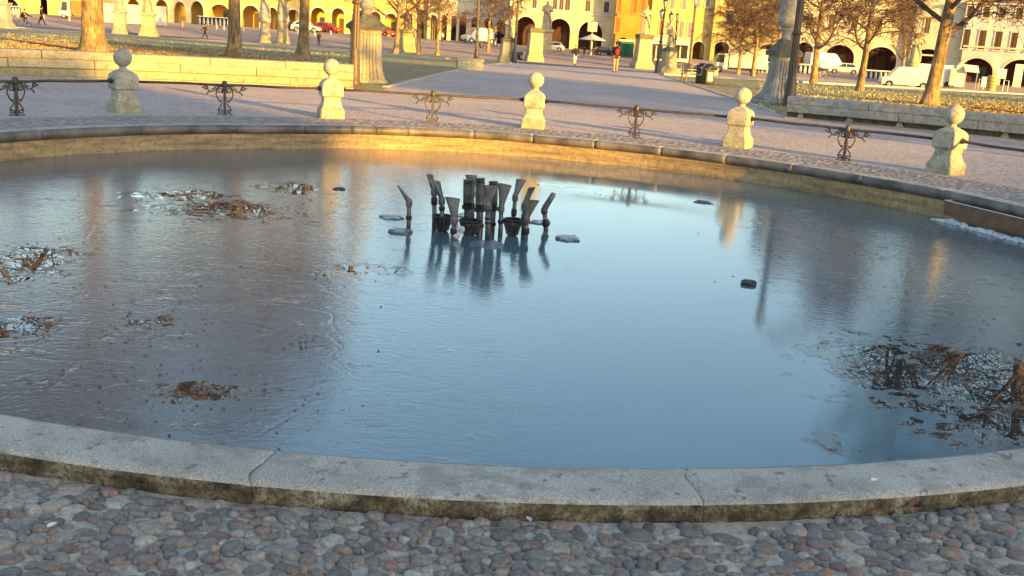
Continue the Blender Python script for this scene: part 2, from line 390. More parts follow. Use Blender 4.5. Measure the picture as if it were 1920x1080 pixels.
# basin
basin = thing('fountain_basin', 'round stone fountain basin with a rounded granite rim, frozen over', 'fountain basin', (PC.x, PC.y, 0))
JN = [-113.5, -94.0, -79.3 - 1.2, -66, -50, -33, -15, 2, 16, 26, 37, 47, 57, 66.5, 76, 85, 93.5, 103, 107.6, 110.8, 117.5, 127, 140, 153, 166, 179, 192, 207, 222, 236]
JN = sorted(JN)
def coping():
    for a0, a1 in zip(JN, JN[1:] + [JN[0] + 360]):
        mb = MB(); mb.smooth = True
        random.seed(int(a0 * 10)); dz = random.uniform(-0.0015, 0.0015)
        n = max(6, int((a1 - a0) / (0.16 if -120 < a0 < -50 else 0.5))); g = 0.008
        prof = [(0.10, -0.15), (0.045, -0.148), (0.012, -0.13), (-0.008, -0.10), (-0.012, -0.07), (-0.006, -0.042), (0.006, -0.022), (0.022, -0.008), (0.045, -0.001), (0.09, 0.0), (0.16, 0.0), (0.245, 0.0), (0.305, -0.002), (0.325, -0.008), (0.334, -0.020)]
        side = [(0.338, -0.035), (0.338, -0.05), (0.334, -0.063), (0.334, -0.092), (0.31, -0.2)]
        rings = []
        for j in range(n + 1):
            d = a0 + g + (a1 - a0 - 2 * g) * j / n; th = rad(d); R = smoothR(th) - 0.0
            row = []
            for (r, z) in prof + side:
                th = rad(d)
                if j in (0, n): th += rad(0.5 * noise.noise(Vector(((a0 if j == 0 else (a1 if a1 < 360 + JN[0] - .01 else JN[0])) * 1.7, r * 11, .5))))
                p = Vector(pol(th, R + r, z + dz))
                q = noise.noise(p * 5) * 0.004 + noise.noise(p * 19) * 0.003
                if z < -0.018 and r > .2: q = q * 2.6 + noise.noise(p * 37) * .007
                if j in (0, n): p += Vector((math.cos(th), math.sin(th), 0)) * 0 ; zf = 0.004
                else: zf = 0
                row.append(tuple(Vector(pol(th, R + r + q * (1 if r > 0.30 or r < 0.02 else 0), z + dz + q * 0.5 - (zf if z > -0.03 else 0)))))
            rings.append(row)
        k = len(prof); N = len(rings[0])
        base = len(mb.v)
        for r in rings: mb.v.extend(r)
        for i in range(len(rings) - 1):
            for j in range(N - 1):
                a = base + i * N + j; mb.f.append((a, a + 1, a + N + 1, a + N)); mb.m.append(1 if j >= k - 1 else (2 if j < 8 else 0)); mb.sm.append(True)
        mb.f.append(tuple(range(base, base + N))); mb.m.append(1); mb.sm.append(False)
        mb.f.append(tuple(reversed(range(base + (len(rings) - 1) * N, base + len(rings) * N)))); mb.m.append(1); mb.sm.append(False)
        mb.build('coping_stone', [M_COP, M_COPS, M_COPI], basin, off=(PC.x, PC.y, 0))
coping()
mb = MB(); rings = []
for j in range(257):
    th = T2 * j / 256; R = smoothR(th) + 0.055
    rings.append([pol(th, R, -0.1), pol(th, R + 0.005, -0.28), pol(th, R + 0.02, -0.7)])
mb.smooth = True; mb.loft(rings, False, closed=False); mb.build('basin_wall', M_BWALL, basin, off=(PC.x, PC.y, 0), fixn=False)
mb = MB(); rings = []
for j in range(257):
    th = T2 * j / 256; R = smoothR(th)
    rings.append([pol(th, R + 0.075, -0.14), pol(th, R + 0.28, -0.20), pol(th, R + 0.28, -0.9)])
mb.loft(rings, False, closed=False); mb.build('rim_bed', M_COPS, basin, off=(PC.x, PC.y, 0), fixn=False)
mb = MB(); n = 128
ring = [pol(T2 * j / n, smoothR(T2 * j / n) + 0.075, WZ) for j in range(n)]
mb.add(ring, [tuple(range(n))]); tag(mb.build('ice', M_ICE), kind='structure')
# ------------------------------------------------------------------ bollards, railing
def stone_mat(name, c1, c2, c3, s=5):
    m, nt, b = new_mat(name); co = coords(nt)
    f = noi(nt, co, s, 5, 0.65); g = noi(nt, co, s * 7, 4, 0.75); k = noi(nt, co, s * 2.2, 4, 0.6)
    o = ramp(nt, f, [(0.35, c1), (0.65, c2)])
    o = mix(nt, ramp(nt, g, [(0.52, (0,) * 3), (0.66, (0.8,) * 3)]), o, c3)
    o = mix(nt, ramp(nt, noi(nt, co, s * 1.7, 6, 0.75), [(0.52, (0,) * 3), (0.62, (0.55,) * 3)]), o, c3)
    gm = nt.nodes.new('ShaderNodeNewGeometry'); sp = nt.nodes.new('ShaderNodeSeparateXYZ'); nt.links.new(gm.outputs['Position'], sp.inputs[0])
    low = mth(nt, 'MULTIPLY', ramp(nt, mth(nt, 'ADD', sp.outputs[2], mth(nt, 'MULTIPLY', k, 0.9)), [(0.42, (1,) * 3), (0.72, (0,) * 3)]), ramp(nt, g, [(0.42, (0.2,) * 3), (0.6, (0.9,) * 3)]))
    o = mix(nt, mth(nt, 'MULTIPLY', low, 0.75), o, (0.19, 0.18, 0.075))
    nt.links.new(o, b.inputs['Base Color']); b.inputs['Roughness'].default_value = 0.85
    n1 = bump(nt, b, g, 0.45, 0.008); bump(nt, b, f, 0.3, 0.02, n1); return m
M_STONE = stone_mat('weathered white stone', (0.31, 0.285, 0.22), (0.47, 0.43, 0.33), (0.10, 0.098, 0.085))
M_STONE2 = stone_mat('grey stained stone', (0.28, 0.265, 0.235), (0.40, 0.38, 0.34), (0.10, 0.10, 0.095), 4)
M_STONEY = stone_mat('warm pale stone', (0.32, 0.27, 0.175), (0.42, 0.36, 0.24), (0.17, 0.14, 0.10), 3)
M_STONED = mat('dark stone', (0.14, 0.125, 0.10), 0.9, 0.4, 6, (0.07, 0.07, 0.05))
M_IRON = mat('black cast iron', (0.028, 0.026, 0.028), 0.45, 0.3, 14, (0.06, 0.035, 0.022), 0.3, spec=0.5)
M_RUST = mat('rusty rail', (0.07, 0.045, 0.032), 0.55, 0.4, 9, (0.03, 0.026, 0.026), 0.4, spec=0.5)
bprof = [(.232, -.05), (.232, .150), (.226, .166), (.218, .172), (.214, .192), (.200, .198), (.196, .215), (.181, .245), (.168, .285), (.160, .335), (.162, .385), (.172, .405), (.196, .414), (.203, .424), (.205, .44), (.205, .60), (.199, .635), (.180, .668), (.145, .70), (.105, .722), (.082, .745)]
def bollard_parts(root):
    mb = MB(); mb.lathe(bprof, sq=True, ch=0.10); o = mb.build('pedestal', M_STONE, root)
    bv = o.modifiers.new('b', 'BEVEL'); bv.width = 0.006; bv.segments = 2; bv.limit_method = 'ANGLE'; bv.angle_limit = rad(40)
    mb = MB(); mb.smooth = True; mb.lathe([(.088, .738), (.072, .75), (.062, .775), (.064, .80), (.074, .812), (.074, .818)], 20); mb.build('neck', M_STONE, root)
    mb = MB(); mb.smooth = True
    mb.sphere((0, 0, .945), .158, 32, 20)
    random.seed(3)
    mb.v = [tuple(Vector((0, 0, .945)) + (Vector(p) - Vector((0, 0, .945))) * (1 + 0.012 * noise.noise(Vector(p) * 9))) for p in mb.v]
    mb.build('stone_ball', M_STONE, root)
    for s in (-1, 1):
        mb = MB(); mb.smooth = True; mb.lathe([(.048, .0), (.05, .012), (.045, .03), (.036, .038), (.034, .07)], 16, Matrix.Translation((s * .203, 0, .545)) @ Matrix.Rotation(s * rad(90), 4, 'Y')); mb.build('rail_socket', M_IRON, root)
BP = [(233, 210), (620, 221), (999, 240), (1382, 276), (1771, 325)]
BPOS = [onz(x, y, -0.04) for x, y in BP]
def offp(i0, i1, k):   # continue round the ring beyond the frame
    a0 = math.atan2(BPOS[i0].y - PC.y, BPOS[i0].x - PC.x); a1 = math.atan2(BPOS[i1].y - PC.y, BPOS[i1].x - PC.x)
    a = a1 + (a1 - a0) * k; return Vector(pol(a, 9.4, -0.04))
BLAB = ['weathered grey stone ball bollard in the shade, leftmost on the railing', 'cream ball bollard with a shaded left side, before the end of the left bench',
        'brightest sunlit stone ball bollard, middle one of the five on the railing', 'pale stone ball bollard fourth from the left, near the right edge of the avenue', 'rightmost stone ball bollard with a grey left face and a cream right face']
b0 = None
for i, p in enumerate(BPOS):
    a = math.atan2(PC.y - p.y, PC.x - p.x) + rad(90)
    if b0 is None:
        b0 = thing('ball_bollard', BLAB[0], 'bollard', p, a, 'stone ball bollards carrying the railing'); bollard_parts(b0)
    else: dup(b0, p, a, BLAB[i], scale=(1, 1, 1 + [0, .01, -.01, .0, .015][i]))
def spiral(cx, cz, r0, r1, a0, turns, n=14):
    return [(cx + (r0 + (r1 - r0) * k / n) * math.cos(a0 + turns * T2 * k / n), 0, cz + (r0 + (r1 - r0) * k / n) * math.sin(a0 + turns * T2 * k / n)) for k in range(n + 1)]
def post_parts(root):
    mb = MB(); mb.box((0, 0, .27), (.042, .042, .60)); mb.box((0, 0, .30), (.056, .056, .03)); mb.box((0, 0, .44), (.054, .054, .02)); mb.box((0, 0, -.01), (.1, .08, .05))
    mb.build('post', M_IRON, root)
    mb = MB(); mb.smooth = True; mb.lathe([(.045, .505), (.048, .52), (.048, .595), (.04, .612), (.015, .62)], 14); mb.build('post_cap', M_IRON, root)
    for s in (-1, 1):
        mb = MB(); mb.smooth = True; r = .012
        def cv(pts, w=r): mb.tube([(s * x, y, z) for x, y, z in pts], w, 6)
        cv(spiral(.085, .435, .012, .060, rad(90), -1.35, 20))                         # big upper volute
        cv([(.045, 0, .39), (.03, 0, .43), (.03, 0, .48), (.06, 0, .515), (.11, 0, .50), (.16, 0, .46), (.20, 0, .425), (.25, 0, .42), (.29, 0, .44)])
        cv(spiral(.335, .48, .012, .042, rad(120), 1.25, 18))
        cv([(.29, 0, .44), (.30, 0, .455), (.305, 0, .47)]); cv([(.375, 0, .485), (.40, 0, .488)], .013)
        cv([(.25, 0, .42), (.30, 0, .395), (.315, 0, .375)]); cv([(.305, 0, .37), (.325, 0, .365)], .014)
        cv([(.06, 0, .52), (.15, 0, .52), (.19, 0, .47), (.23, 0, .455)])
        cv([(.115, 0, .47), (.15, 0, .42), (.15, 0, .36), (.125, 0, .30), (.09, 0, .245), (.065, 0, .225)])  # lyre side
        cv(spiral(.052, .245, .006, .022, rad(0), -1.0, 10), .007)
        cv([(.04, 0, .215), (.065, 0, .17), (.10, 0, .125), (.118, 0, .08)])
        cv(spiral(.078, .058, .010, .042, rad(180), 1.1, 16))
        cv([(.09, 0, .018), (.12, 0, .0), (.135, 0, .012)])
        mb.build('scrollwork', M_IRON, root)
PP = [(27, 216), (425, 218), (811, 232), (1189, 258), (1576, 302)]
PLAB = ['black iron railing post with scrolled brackets at the left picture edge', 'iron railing post with scrolls between the grey leftmost ball bollard and the cream second one',
        'sunlit rusty railing post with scrolls between the second and the middle ball bollard', 'railing post with scrolls standing right of the brightest ball bollard',
        'black railing post with scrolls between the two rightmost ball bollards']
p0 = None; PPOS = []
ext = [offp(1, 0, 1)] + BPOS + [offp(3, 4, 1)]
for i in range(6):
    A, B = ext[i], ext[i + 1]; d = (B - A).normalized(); mid = (A + B) / 2
    a = math.atan2(d.y, d.x)
    if i < 5 and i > 0 or i == 0:
        q = onz(PP[i][0], PP[i][1], -0.04) if i < 5 else mid
        q = A + d * ((q - A).dot(d))
        PPOS.append(q)
        if p0 is None:
            p0 = thing('railing_post', PLAB[0], 'railing post', q, a + math.pi, 'iron railing posts with scrollwork'); post_parts(p0)
        else: dup(p0, q, a + math.pi, PLAB[i])
    mb = MB(); mb.smooth = True
    s0, s1 = (A + d * .23), (B - d * .23); pts = []
    for k in range(9):
        p = s0.lerp(s1, k / 8); pts.append((p.x, p.y, .505 + 0.0 - 0.006 * math.sin(k * 2.1 + i)))
    mb.tube(pts, .0235, 10); rl = ['thin dark handrail running off the left edge from the grey leftmost bollard', 'dark handrail between the grey leftmost bollard and the cream second bollard', 'sunlit handrail between the second and the middle bollard', 'brown handrail between the brightest middle bollard and the fourth bollard', 'dark handrail between the two rightmost bollards', 'handrail running off the right edge from the rightmost bollard'][i]
    tag(mb.build('handrail', M_RUST, off=tuple(A)[:2] + (0,), loc=(A.x, A.y, 0)), rl, 'handrail', 'handrails between the ball bollards')
# ------------------------------------------------------------------ curved stone benches round the lawn
def bench(name, label, a0, a1, R, h, legs, m):
    c = thing(name, label, 'stone bench', pol(rad((a0 + a1) / 2), R, -0.04)); off = tuple(c.location)
    def arc(nm, prof, mm, joints=(), smooth=False, seed=1):
        ks = [a0] + list(joints) + [a1]
        for u0, u1 in zip(ks, ks[1:]):
            mb = MB(); rings = []; n = max(2, int(abs(u1 - u0) / 1.0)); g = 0.03 * (1 if u1 > u0 else -1); random.seed(int(u0 * 7) + seed); dz = random.uniform(-.006, .006)
            for j in range(n + 1):
                th = rad(u0 + g + (u1 - u0 - 2 * g) * j / n); rings.append([pol(th, R + r, -0.04 + z + (dz if z > .1 else 0)) for r, z in prof])
            mb.loft(rings, True); mb.build(nm, mm, c, off=off)
    js = []; k = a0; random.seed(int(abs(a0)) + 4)
    s = 1 if a1 > a0 else -1
    while abs(k - a1) > 9: k += s * random.uniform(5.6, 6.6); js.append(k)
    arc('cap_stone', [(0.0, h - .20), (-.01, h - .18), (-.01, h - .03), (.01, h), (.50, h + .01), (.50, h - .20)], m, js)
    arc('seat_slab', [(.02, h - .43), (.0, h - .415), (.0, h - .225), (.015, h - .205), (.50, h - .205), (.50, h - .43)], m, [x + 2.4 * s for x in js[:-1]], seed=5)
    arc('base_wall', [((.22 if legs == 'R' else .09), -.1), ((.20 if legs == 'R' else .08), h - .43), (.50, h - .43), (.50, -.1)], M_STONED if legs == 'R' else m)  # right bench: recess shade put into the dark wall colour
    arc('foot_step', [(-.16, -.1), (-.15, .035), (.22, .04), (.22, -.1)], m)
    k = a0 + s * 1.2
    while (a1 - k) * s > 0:
        mb = MB(); hh = h - .435 - .037
        mb.loft([[(-.10, -.09, 0), (.10, -.09, 0), (.10, .11, 0), (-.10, .11, 0)], [(-.045, -.05, hh), (.045, -.05, hh), (.045, .11, hh), (-.045, .11, hh)]])
        th = rad(k); p = pol(th, R + .13, 0); mb.build('bench_support', m, c, loc=(p[0] - off[0], p[1] - off[1], 0.037), rz=th - math.pi / 2)
        k += s * 3.9
    return c
bench('curved_bench', 'long curved pale stone bench along the left lawn, partly in golden sun', 99.6 + 4.2, 150, 18.7, .66, 'L', M_STONEY)
bench('curved_bench', 'long curved grey stone bench with white supports before the right lawn', 66.3, 28, 19.35, .60, 'R', M_STONE2)
# ------------------------------------------------------------------ fountain nozzles in the ice
M_BRZ = mat('grey bronze nozzle', (0.125, 0.12, 0.118), 0.42, 0.45, 11, (0.05, 0.052, 0.057), 0.25, metal=0.6, spec=0.5)
M_BRD = mat('dark bronze ring', (0.028, 0.028, 0.026), 0.5, 0.3, 20, metal=0.4)
M_PLATE = mat('frosty ice plate', (0.11, 0.155, 0.19), 0.10, 0.35, 14, (0.04, 0.065, 0.09), 0.6, spec=0.6, bdist=0.01)
M_ICEW = mat('white ice crust', (0.62, 0.64, 0.68), 0.4, 0.3, 20, bst=0.8, spec=0.5, bdist=0.015)
def nozzle(name, label, base, collars, neck, tip=None, fan=None, r=.027, grp='fan nozzles of the fountain', tilt=0.0, fan_depth=0.0, twist=0.0):
    """base/neck/fan given as photo positions in the vertical plane through the base"""
    B = onz(base[0], base[1], WZ); Y = B.y; root = thing(name, label, 'nozzle', B, 0, grp)
    A = lambda x, y, dy=0.0: at(x, y, Y + dy)
    N = A(*neck, dy=tilt)
    mb = MB(); mb.smooth = True
    K = [B - Vector((0, 0, .12)), B + (N - B) * .3, N]
    mb.tube(K, [r * 1.08, r, r * .95], 14); mb.build('pipe', M_BRZ, root, off=B)
    d = (N - B).normalized()
    for t, rr, hh in collars:
        p = B + (N - B) * t; mb = MB(); mb.smooth = True
        mb.tube([p - d * hh, p - d * hh * .8, p + d * hh * .8, p + d * hh], [r * rr * .85, r * rr, r * rr, r * rr * .85], 14 if rr < 1.5 else 6); mb.build('collar', M_BRD, root, off=B)
    if tip:
        T = A(*tip, dy=tilt * 2); mb = MB(); mb.smooth = True; dd = (T - N).normalized()
        mb.tube([N - d * .05, N - d * .01, N + dd * .03, N.lerp(T, .6), T - dd * .01, T], [r * 1.35, r * 1.4, r * 1.3, r * 1.15, r * 1.05, r * .6], 14); mb.build('spout', M_BRZ, root, off=B)
    if fan:
        (x0, y0), (x1, y1) = fan   # left and right tips
        a, b = A(x0, y0, tilt * 2 + fan_depth - twist), A(x1, y1, tilt * 2 + fan_depth + twist)
        mb = MB(); mb.tube([N - d * .055, N - d * .05, N + d * .0, N + d * .03], [r * 1.2, r * 1.42, r * 1.42, r * 1.1], 14); mb.build('socket', M_BRZ, root, off=B)
        s = (b - a); side = s.normalized(); up = ((a + b) / 2 - N).normalized(); nrm = side.cross(up).normalized()
        rings = []
        for k in range(7):
            t = k / 6; c = N.lerp((a + b) / 2, t); w = r * 1.05 + (s.length / 2 - r * 1.05) * (t ** 1.25); th = r * .95 * (1 - t) + .008
            cc = c + (((a + b) / 2 - N).normalized()) * 0
            ring = []
            for q in range(16):
                an = T2 * q / 16; ca, sa = math.cos(an), math.sin(an)
                e = 1 if t < .2 else .6
                ca = math.copysign(abs(ca) ** e, ca); bulge = (0.03 * t * (1 - ca * ca)) * s.length
                ring.append(tuple(cc + side * w * ca + nrm * th * sa + up * bulge))
            rings.append(ring)
        mb = MB(); mb.loft(rings, True); o = mb.build('fan_blade', M_BRZ, root, off=B)
    return root
nozzle('fan_nozzle', 'edge-on fan nozzle leaning left, on its own at the left of the cluster', (766, 432), [(.45, 1.35, .022)], (767, 378), fan=((745, 347), (749, 351)), twist=.045, r=.024)
nozzle('fan_nozzle', 'tallest fan nozzle at the back left, leaning left over the pool', (815, 428), [(.72, 1.35, .04)], (814, 357), fan=((799, 327), (812, 328)), r=.027, twist=.05, tilt=.03)
nozzle('fan_nozzle', 'slim upright fan nozzle just right of the tall back left one', (830, 434), [(.72, 1.3, .022)], (828, 374), fan=((810, 337), (826, 341)), r=.026, twist=.03)
nozzle('fan_nozzle', 'front left fan nozzle with a broad dark blade and an ice lump on its pipe', (850, 449), [(.42, 1.35, .03)], (852, 411), fan=((834, 369), (863, 373)), r=.029)
nozzle('fan_nozzle', 'front centre fan nozzle with a broad blade before the right drum', (915, 451), [(.5, 1.2, .012), (.62, 1.2, .012)], (915, 384), fan=((908 - 1, 347), (936, 349)), r=.031)
nozzle('fan_nozzle', 'wide bright-edged fan nozzle leaning right behind the right drum', (938, 443), [(.5, 1.35, .02)], (940, 388), fan=((933, 343), (960, 348)), r=.025, tilt=.02)
nozzle('fan_nozzle', 'blue-grey fan nozzle standing behind the right bell cup', (962, 420), [(.42, 1.35, .04)], (966, 368), fan=((968, 335), (987, 338)), r=.025, tilt=.03)
nozzle('fan_nozzle', 'thin fan nozzle half hidden behind the front right one', (981, 441), [(.6, 1.3, .03)], (983, 385), fan=((990, 353), (1004, 351)), r=.024, twist=.045, tilt=.02)
nozzle('fan_nozzle', 'front right fan nozzle with a blade spreading to the right', (985, 450), [(.42, 1.4, .035)], (987, 410), fan=((982, 375), (1012, 376)), r=.028)
nozzle('fan_nozzle', 'small fan nozzle at the very back between the two left drums', (886, 425), [(.6, 1.3, .03)], (886, 360), fan=((872, 328), (895, 329)), r=.022)
nozzle('tube_nozzle', 'round-ended tube nozzle bent to the right, rightmost of the cluster', (1025, 432), [(.35, 1.45, .04)], (1020, 392), tip=(1039, 362), r=.028, grp=None)
def drum(label, bx, by, xc, ytop, ybot, yring, w):
    B = onz(bx, by, WZ); Y = B.y; A = lambda x, y: at(x, y, Y); root = thing('drum_nozzle', label, 'nozzle', B, 0, 'drum nozzles of the fountain')
    top, bot, ring = A(xc, ytop), A(xc - .5, ybot), A(xc - 1, yring); r = w / 2 / FPX * (Y * 1.02)
    def cyl(nm, pts, rr, m, n=22):
        mb = MB(); mb.smooth = True; mb.tube(pts, rr, n); o = mb.build(nm, m, root, off=B); md = o.modifiers.new('e', 'EDGE_SPLIT'); md.split_angle = rad(35)
    d = (top - bot).normalized()
    cyl('drum', [bot, bot + d * .005, bot.lerp(top, .84), bot.lerp(top, .86)], [r * .92, r, r, r * .9], M_BRZ)
    cyl('drum_band', [bot - d * .022, bot - d * .001], [r * .96, r * 1.04], M_BRD)
    for k, (t0, t1, q) in enumerate(((.865, .90, 1.0), (.91, .95, .92), (.96, 1.0, 1.02))): cyl('top_ring', [bot.lerp(top, t0), bot.lerp(top, t1)], [r * q, r * q], M_BRD if k != 1 else M_BRZ)
    cyl('spindle', [ring, bot], [r * .35, r * .35], M_BRD, 10)
    cyl('flange', [ring - d * .022, ring - d * .018, ring + d * .018, ring + d * .022], [r * 1.05, r * 1.18, r * 1.18, r * 1.05], M_BRD)
    cyl('pipe', [B - Vector((0, 0, .1)), B.lerp(ring, .5), ring - d * .02], [r * .78, r * .74, r * .74], M_BRZ)
    cyl('collar', [B.lerp(ring, .3), B.lerp(ring, .42)], [r * .95, r * .95], M_BRD)
drum('tall drum nozzle, left one of the three in the middle of the cluster', 877, 432, 877.5, 337, 380, 388, 17.5)
drum('tallest drum nozzle, middle one of the three, with a ringed dark top', 899, 440, 900.5, 334, 384, 393, 17.5)
drum('drum nozzle partly hidden behind the front centre fan nozzle', 921, 436, 925, 340, 382, 391, 17)
def cup(label, bx, by, rimy, w, dark=False):
    B = onz(bx, by, WZ); Y = B.y; root = thing('bell_cup', label, 'fountain cup', B, 0, 'ribbed bell cups of the fountain')
    H = at(bx, rimy, Y).z - B.z; r = w / 2 / FPX * Y * 1.03
    mb = MB(); mb.smooth = True
    mb.lathe([(r * .45, -.08), (r * .5, H * .1), (r * .62, H * .35), (r * .8, H * .62), (r * .93, H * .86), (r * .9, H * .86), (r * .7, H * .5), (r * .3, H * .45)], 28, cap=True)
    mb.build('cup', M_BRZ if not dark else M_BRD, root)
    mb = MB(); mb.smooth = True
    pts = [(r * .97 * math.cos(T2 * k / 28), r * .97 * math.sin(T2 * k / 28), H * .93) for k in range(29)]; mb.tube(pts, .016, 8); mb.build('rim', M_BRD, root)
    mb = MB()
    for k in range(14):
        a = T2 * k / 14; mb.tube([(r * q * math.cos(a), r * q * math.sin(a), H * z) for q, z in ((.55, .08), (.68, .38), (.86, .65), (.96, .88))], .011, 5)
    mb.build('rib', M_BRZ, root)
cup('ribbed bell cup with a dark rim, in the front middle of the cluster', 880, 441, 412, 39)
cup('ribbed bell cup with a flat pale rim, right of the front centre nozzle', 960, 442, 410, 34)
cup('dark bell cup in shade at the back left of the cluster', 829, 433, 404, 37, True)  # shade on this cup is painted with the darker bronze
def plate(px, py, w, h, label, th=.02, tilt=.05, m=None, seed=0):
    random.seed(seed); c = onz(px, py, WZ); a = w / 2 / FPX * c.y * .95; d = abs(onz(px, py - h / 2, WZ).y - c.y); n = 18
    mb = MB(); out = [(a * math.cos(T2 * k / n) * (1 + random.uniform(-.4, .2)), d * math.sin(T2 * k / n) * (1 + random.uniform(-.4, .2))) for k in range(n)]
    rings = []
    for f, z in ((1.0, -.01), (.99, th * .6), (.9, th), (.5, th * 1.15)): rings.append([(x * f, y * f, z + y * f * tilt + .006 * noise.noise(Vector((x * 20, y * 20, seed)))) for x, y in out])
    mb.loft(rings, True); tag(mb.build('ice_plate', m or M_PLATE, loc=(c.x, c.y, WZ)), label, 'ice', 'loose ice plates round the nozzles')
plate(752, 436, 46, 9, 'grey-blue ice plate with a dark front edge at the foot of the leftmost nozzle', .028, .09, seed=1)
plate(733, 409, 46, 8, 'bluish ice plate behind and left of the leftmost nozzle', .018, .06, seed=2)
plate(914, 459, 80, 15, 'broad pale ice plate in front of the front centre nozzle', .012, .04, seed=3)
plate(1066, 449, 50, 9, 'dark-edged ice plate lying right of the whole cluster', .026, .09, seed=4)
plate(1012, 418, 44, 6, 'thin blue ice plate behind the rightmost tube nozzle', .018, .06, seed=5)
plate(868, 405, 30, 6, 'small ice plate behind the left drum nozzle', .015, .05, seed=6)
plate(1405, 534, 34, 9, 'dark lump of broken ice before the right hand tree reflections', .03, .12, M_BRD, seed=7)
plate(1318, 380, 44, 6, 'dark flat flake near the far right of the ice', .012, .06, M_BRD, seed=8)
plate(636, 355, 28, 5, 'dark flat flake near the reflection of the second bollard', .014, .06, M_BRD, seed=9)
# ice lump hanging on the front left nozzle
mb = MB(); mb.smooth = True; p = onz(857, 449, WZ)
for k in range(14):
    random.seed(k + 40); mb.sphere((random.uniform(-.05, .05), random.uniform(-.03, .03), random.uniform(.02, .16)), random.uniform(.02, .04), 8, 6)
tag(mb.build('ice_lump', M_ICEW, loc=p), 'white lump of ice clinging to the front left fan nozzle', 'ice')
# frozen overflow tray on the right rim
tr = thing('overflow_tray', 'open metal overflow tray let into the right rim of the basin', 'tray', onz(1900, 440, -0.25))
pts = [at(1808, 384, 13.6), at(1960, 428, 12.0)]
A_, B_ = Vector(pol(rad(24.5), smoothR(rad(24)) - .10, -.12)), Vector(pol(rad(10), smoothR(rad(10)) - .10, -.12))
mb = MB(); mb.tube([A_ + Vector((.28, .0, .02)), A_, B_], .011, 6); mb.build('tray_edge', mat('galvanised edge', (.5, .48, .44), .4, .2, 10, metal=.3), tr, off=tr.location)
mb = MB(); mb.quad(A_, B_, B_ + Vector((0.02, .0, -.2)), A_ + Vector((.02, 0, -.2))); o = mb.build('tray_plate', mat('brown stained plate', (.17, .095, .06), .7, .3, 8), tr, off=tr.location)
sl_ = o.modifiers.new('s', 'SOLIDIFY'); sl_.thickness = .012
mb = MB(); random.seed(77); mb.smooth = True
o_ = onz(1870, 405, WZ)
for k in range(260):
    u = random.random(); q = (A_ - Vector((.05, 0.03, 0))).lerp(B_ - Vector((.06, 0, 0)), u); h = random.uniform(.01, .055) * (0.4 + abs(math.sin(u * 9)))
    c = Vector((q.x + random.gauss(-.01, .03), q.y + random.gauss(0, .04), WZ))
    mb.sphere(c + Vector((0, 0, h * .25)), random.uniform(.018, .042), 8, 6, sc=(1.2, 1.3, .25 + h * 12))
tag(mb.build('ice_crust', M_ICEW, off=o_, loc=o_), 'jagged white ice crust frozen below the overflow tray', 'ice')
# leaf flecks on the ice, partly imitating reflected twigs; leaves on the coping
M_LEAF = mat('brown leaf fleck', (0.20, 0.085, 0.035), 0.8, 0.4, 30, (0.09, 0.045, 0.025), 0)
def leaf(mb, p, s, rz, curl, tilt):
    M = Matrix.Translation(p) @ Matrix.Rotation(rz, 4, 'Z') @ Matrix.Rotation(tilt, 4, 'X')
    o = [(-1, 0), (-.55, .42), (0, .5), (.6, .32), (1, 0), (.6, -.32), (0, -.5), (-.55, -.42)]
    mb.add([(0, 0, 0)] + [(x * s, y * s, curl * s * (abs(y) * 1.2 + x * x * .3)) for x, y in o], [(0, i + 1, (i + 1) % 8 + 1) for i in range(8)], M)
random.seed(9); mb = MB()
for (px, py, w, h, n) in ((450, 395, 200, 26, 120), (340, 372, 110, 20, 90), (540, 352, 60, 12, 50), (60, 490, 110, 50, 60), (620, 510, 140, 16, 40), (560, 640, 60, 20, 25), (300, 600, 160, 60, 60), (360, 740, 260, 60, 35), (560, 770, 60, 20, 10), (1150, 358, 130, 10, 30), (1600, 450, 300, 60, 60), (60, 620, 100, 40, 40), (250, 650, 400, 200, 120), (1700, 560, 260, 120, 40)):
    for k in range(n):
        x = random.gauss(px, w / 2.2); y = random.gauss(py, h / 2.2)
        if y < 330 or x < -80: continue
        p = onz(x, y, WZ + .003)
        if (Vector((p.x, p.y, 0)) - PC).length > 6.9 or p.y < 4.6: continue
        leaf(mb, p, random.uniform(.010, .026) * (p.y / 12) ** .5, random.uniform(0, 6.3), random.uniform(.05, .4), random.gauss(0, .06))
tag(mb.build('leaf_reflection_flecks', M_LEAF, fixn=False), kind='stuff')
mb = MB()
for (px, py, s) in ((253, 905, .04), (240, 915, .045), (265, 900, .035)): leaf(mb, G(px, py) + Vector((0, 0, .04)), s, px, .8, .4)
M_WET = mat('dark wet leaf', (.05, .055, .05), .5, .4, 30)
mb = MB(); c = G(250, 918)
for k in range(16): leaf(mb, c + Vector((random.gauss(0, .035), random.gauss(0, .02), random.uniform(.03, .06))), random.uniform(.02, .035), random.uniform(0, 6), .9, random.gauss(0, .6))
tag(mb.build('wet_leaf_clump', M_WET, off=c, loc=c), 'dark wet clump of leaves under the rim at the lower left', 'leaf clump')
mb = MB(); c = G(1712, 970) + Vector((0, 0, .045)); leaf(mb, c, .04, .4, .8, .3); leaf(mb, c + Vector((.02, .01, .005)), .028, 1.4, .8, -.3)
tag(mb.build('fallen_leaf', mat('red brown leaf', (.16, .06, .055), .7, .4, 30), off=c, loc=c), 'curled red-brown leaf on the cobbles at the lower right', 'leaf')
M_FEA = mat('pale feather', (.6, .6, .6), .7, .1, 30)
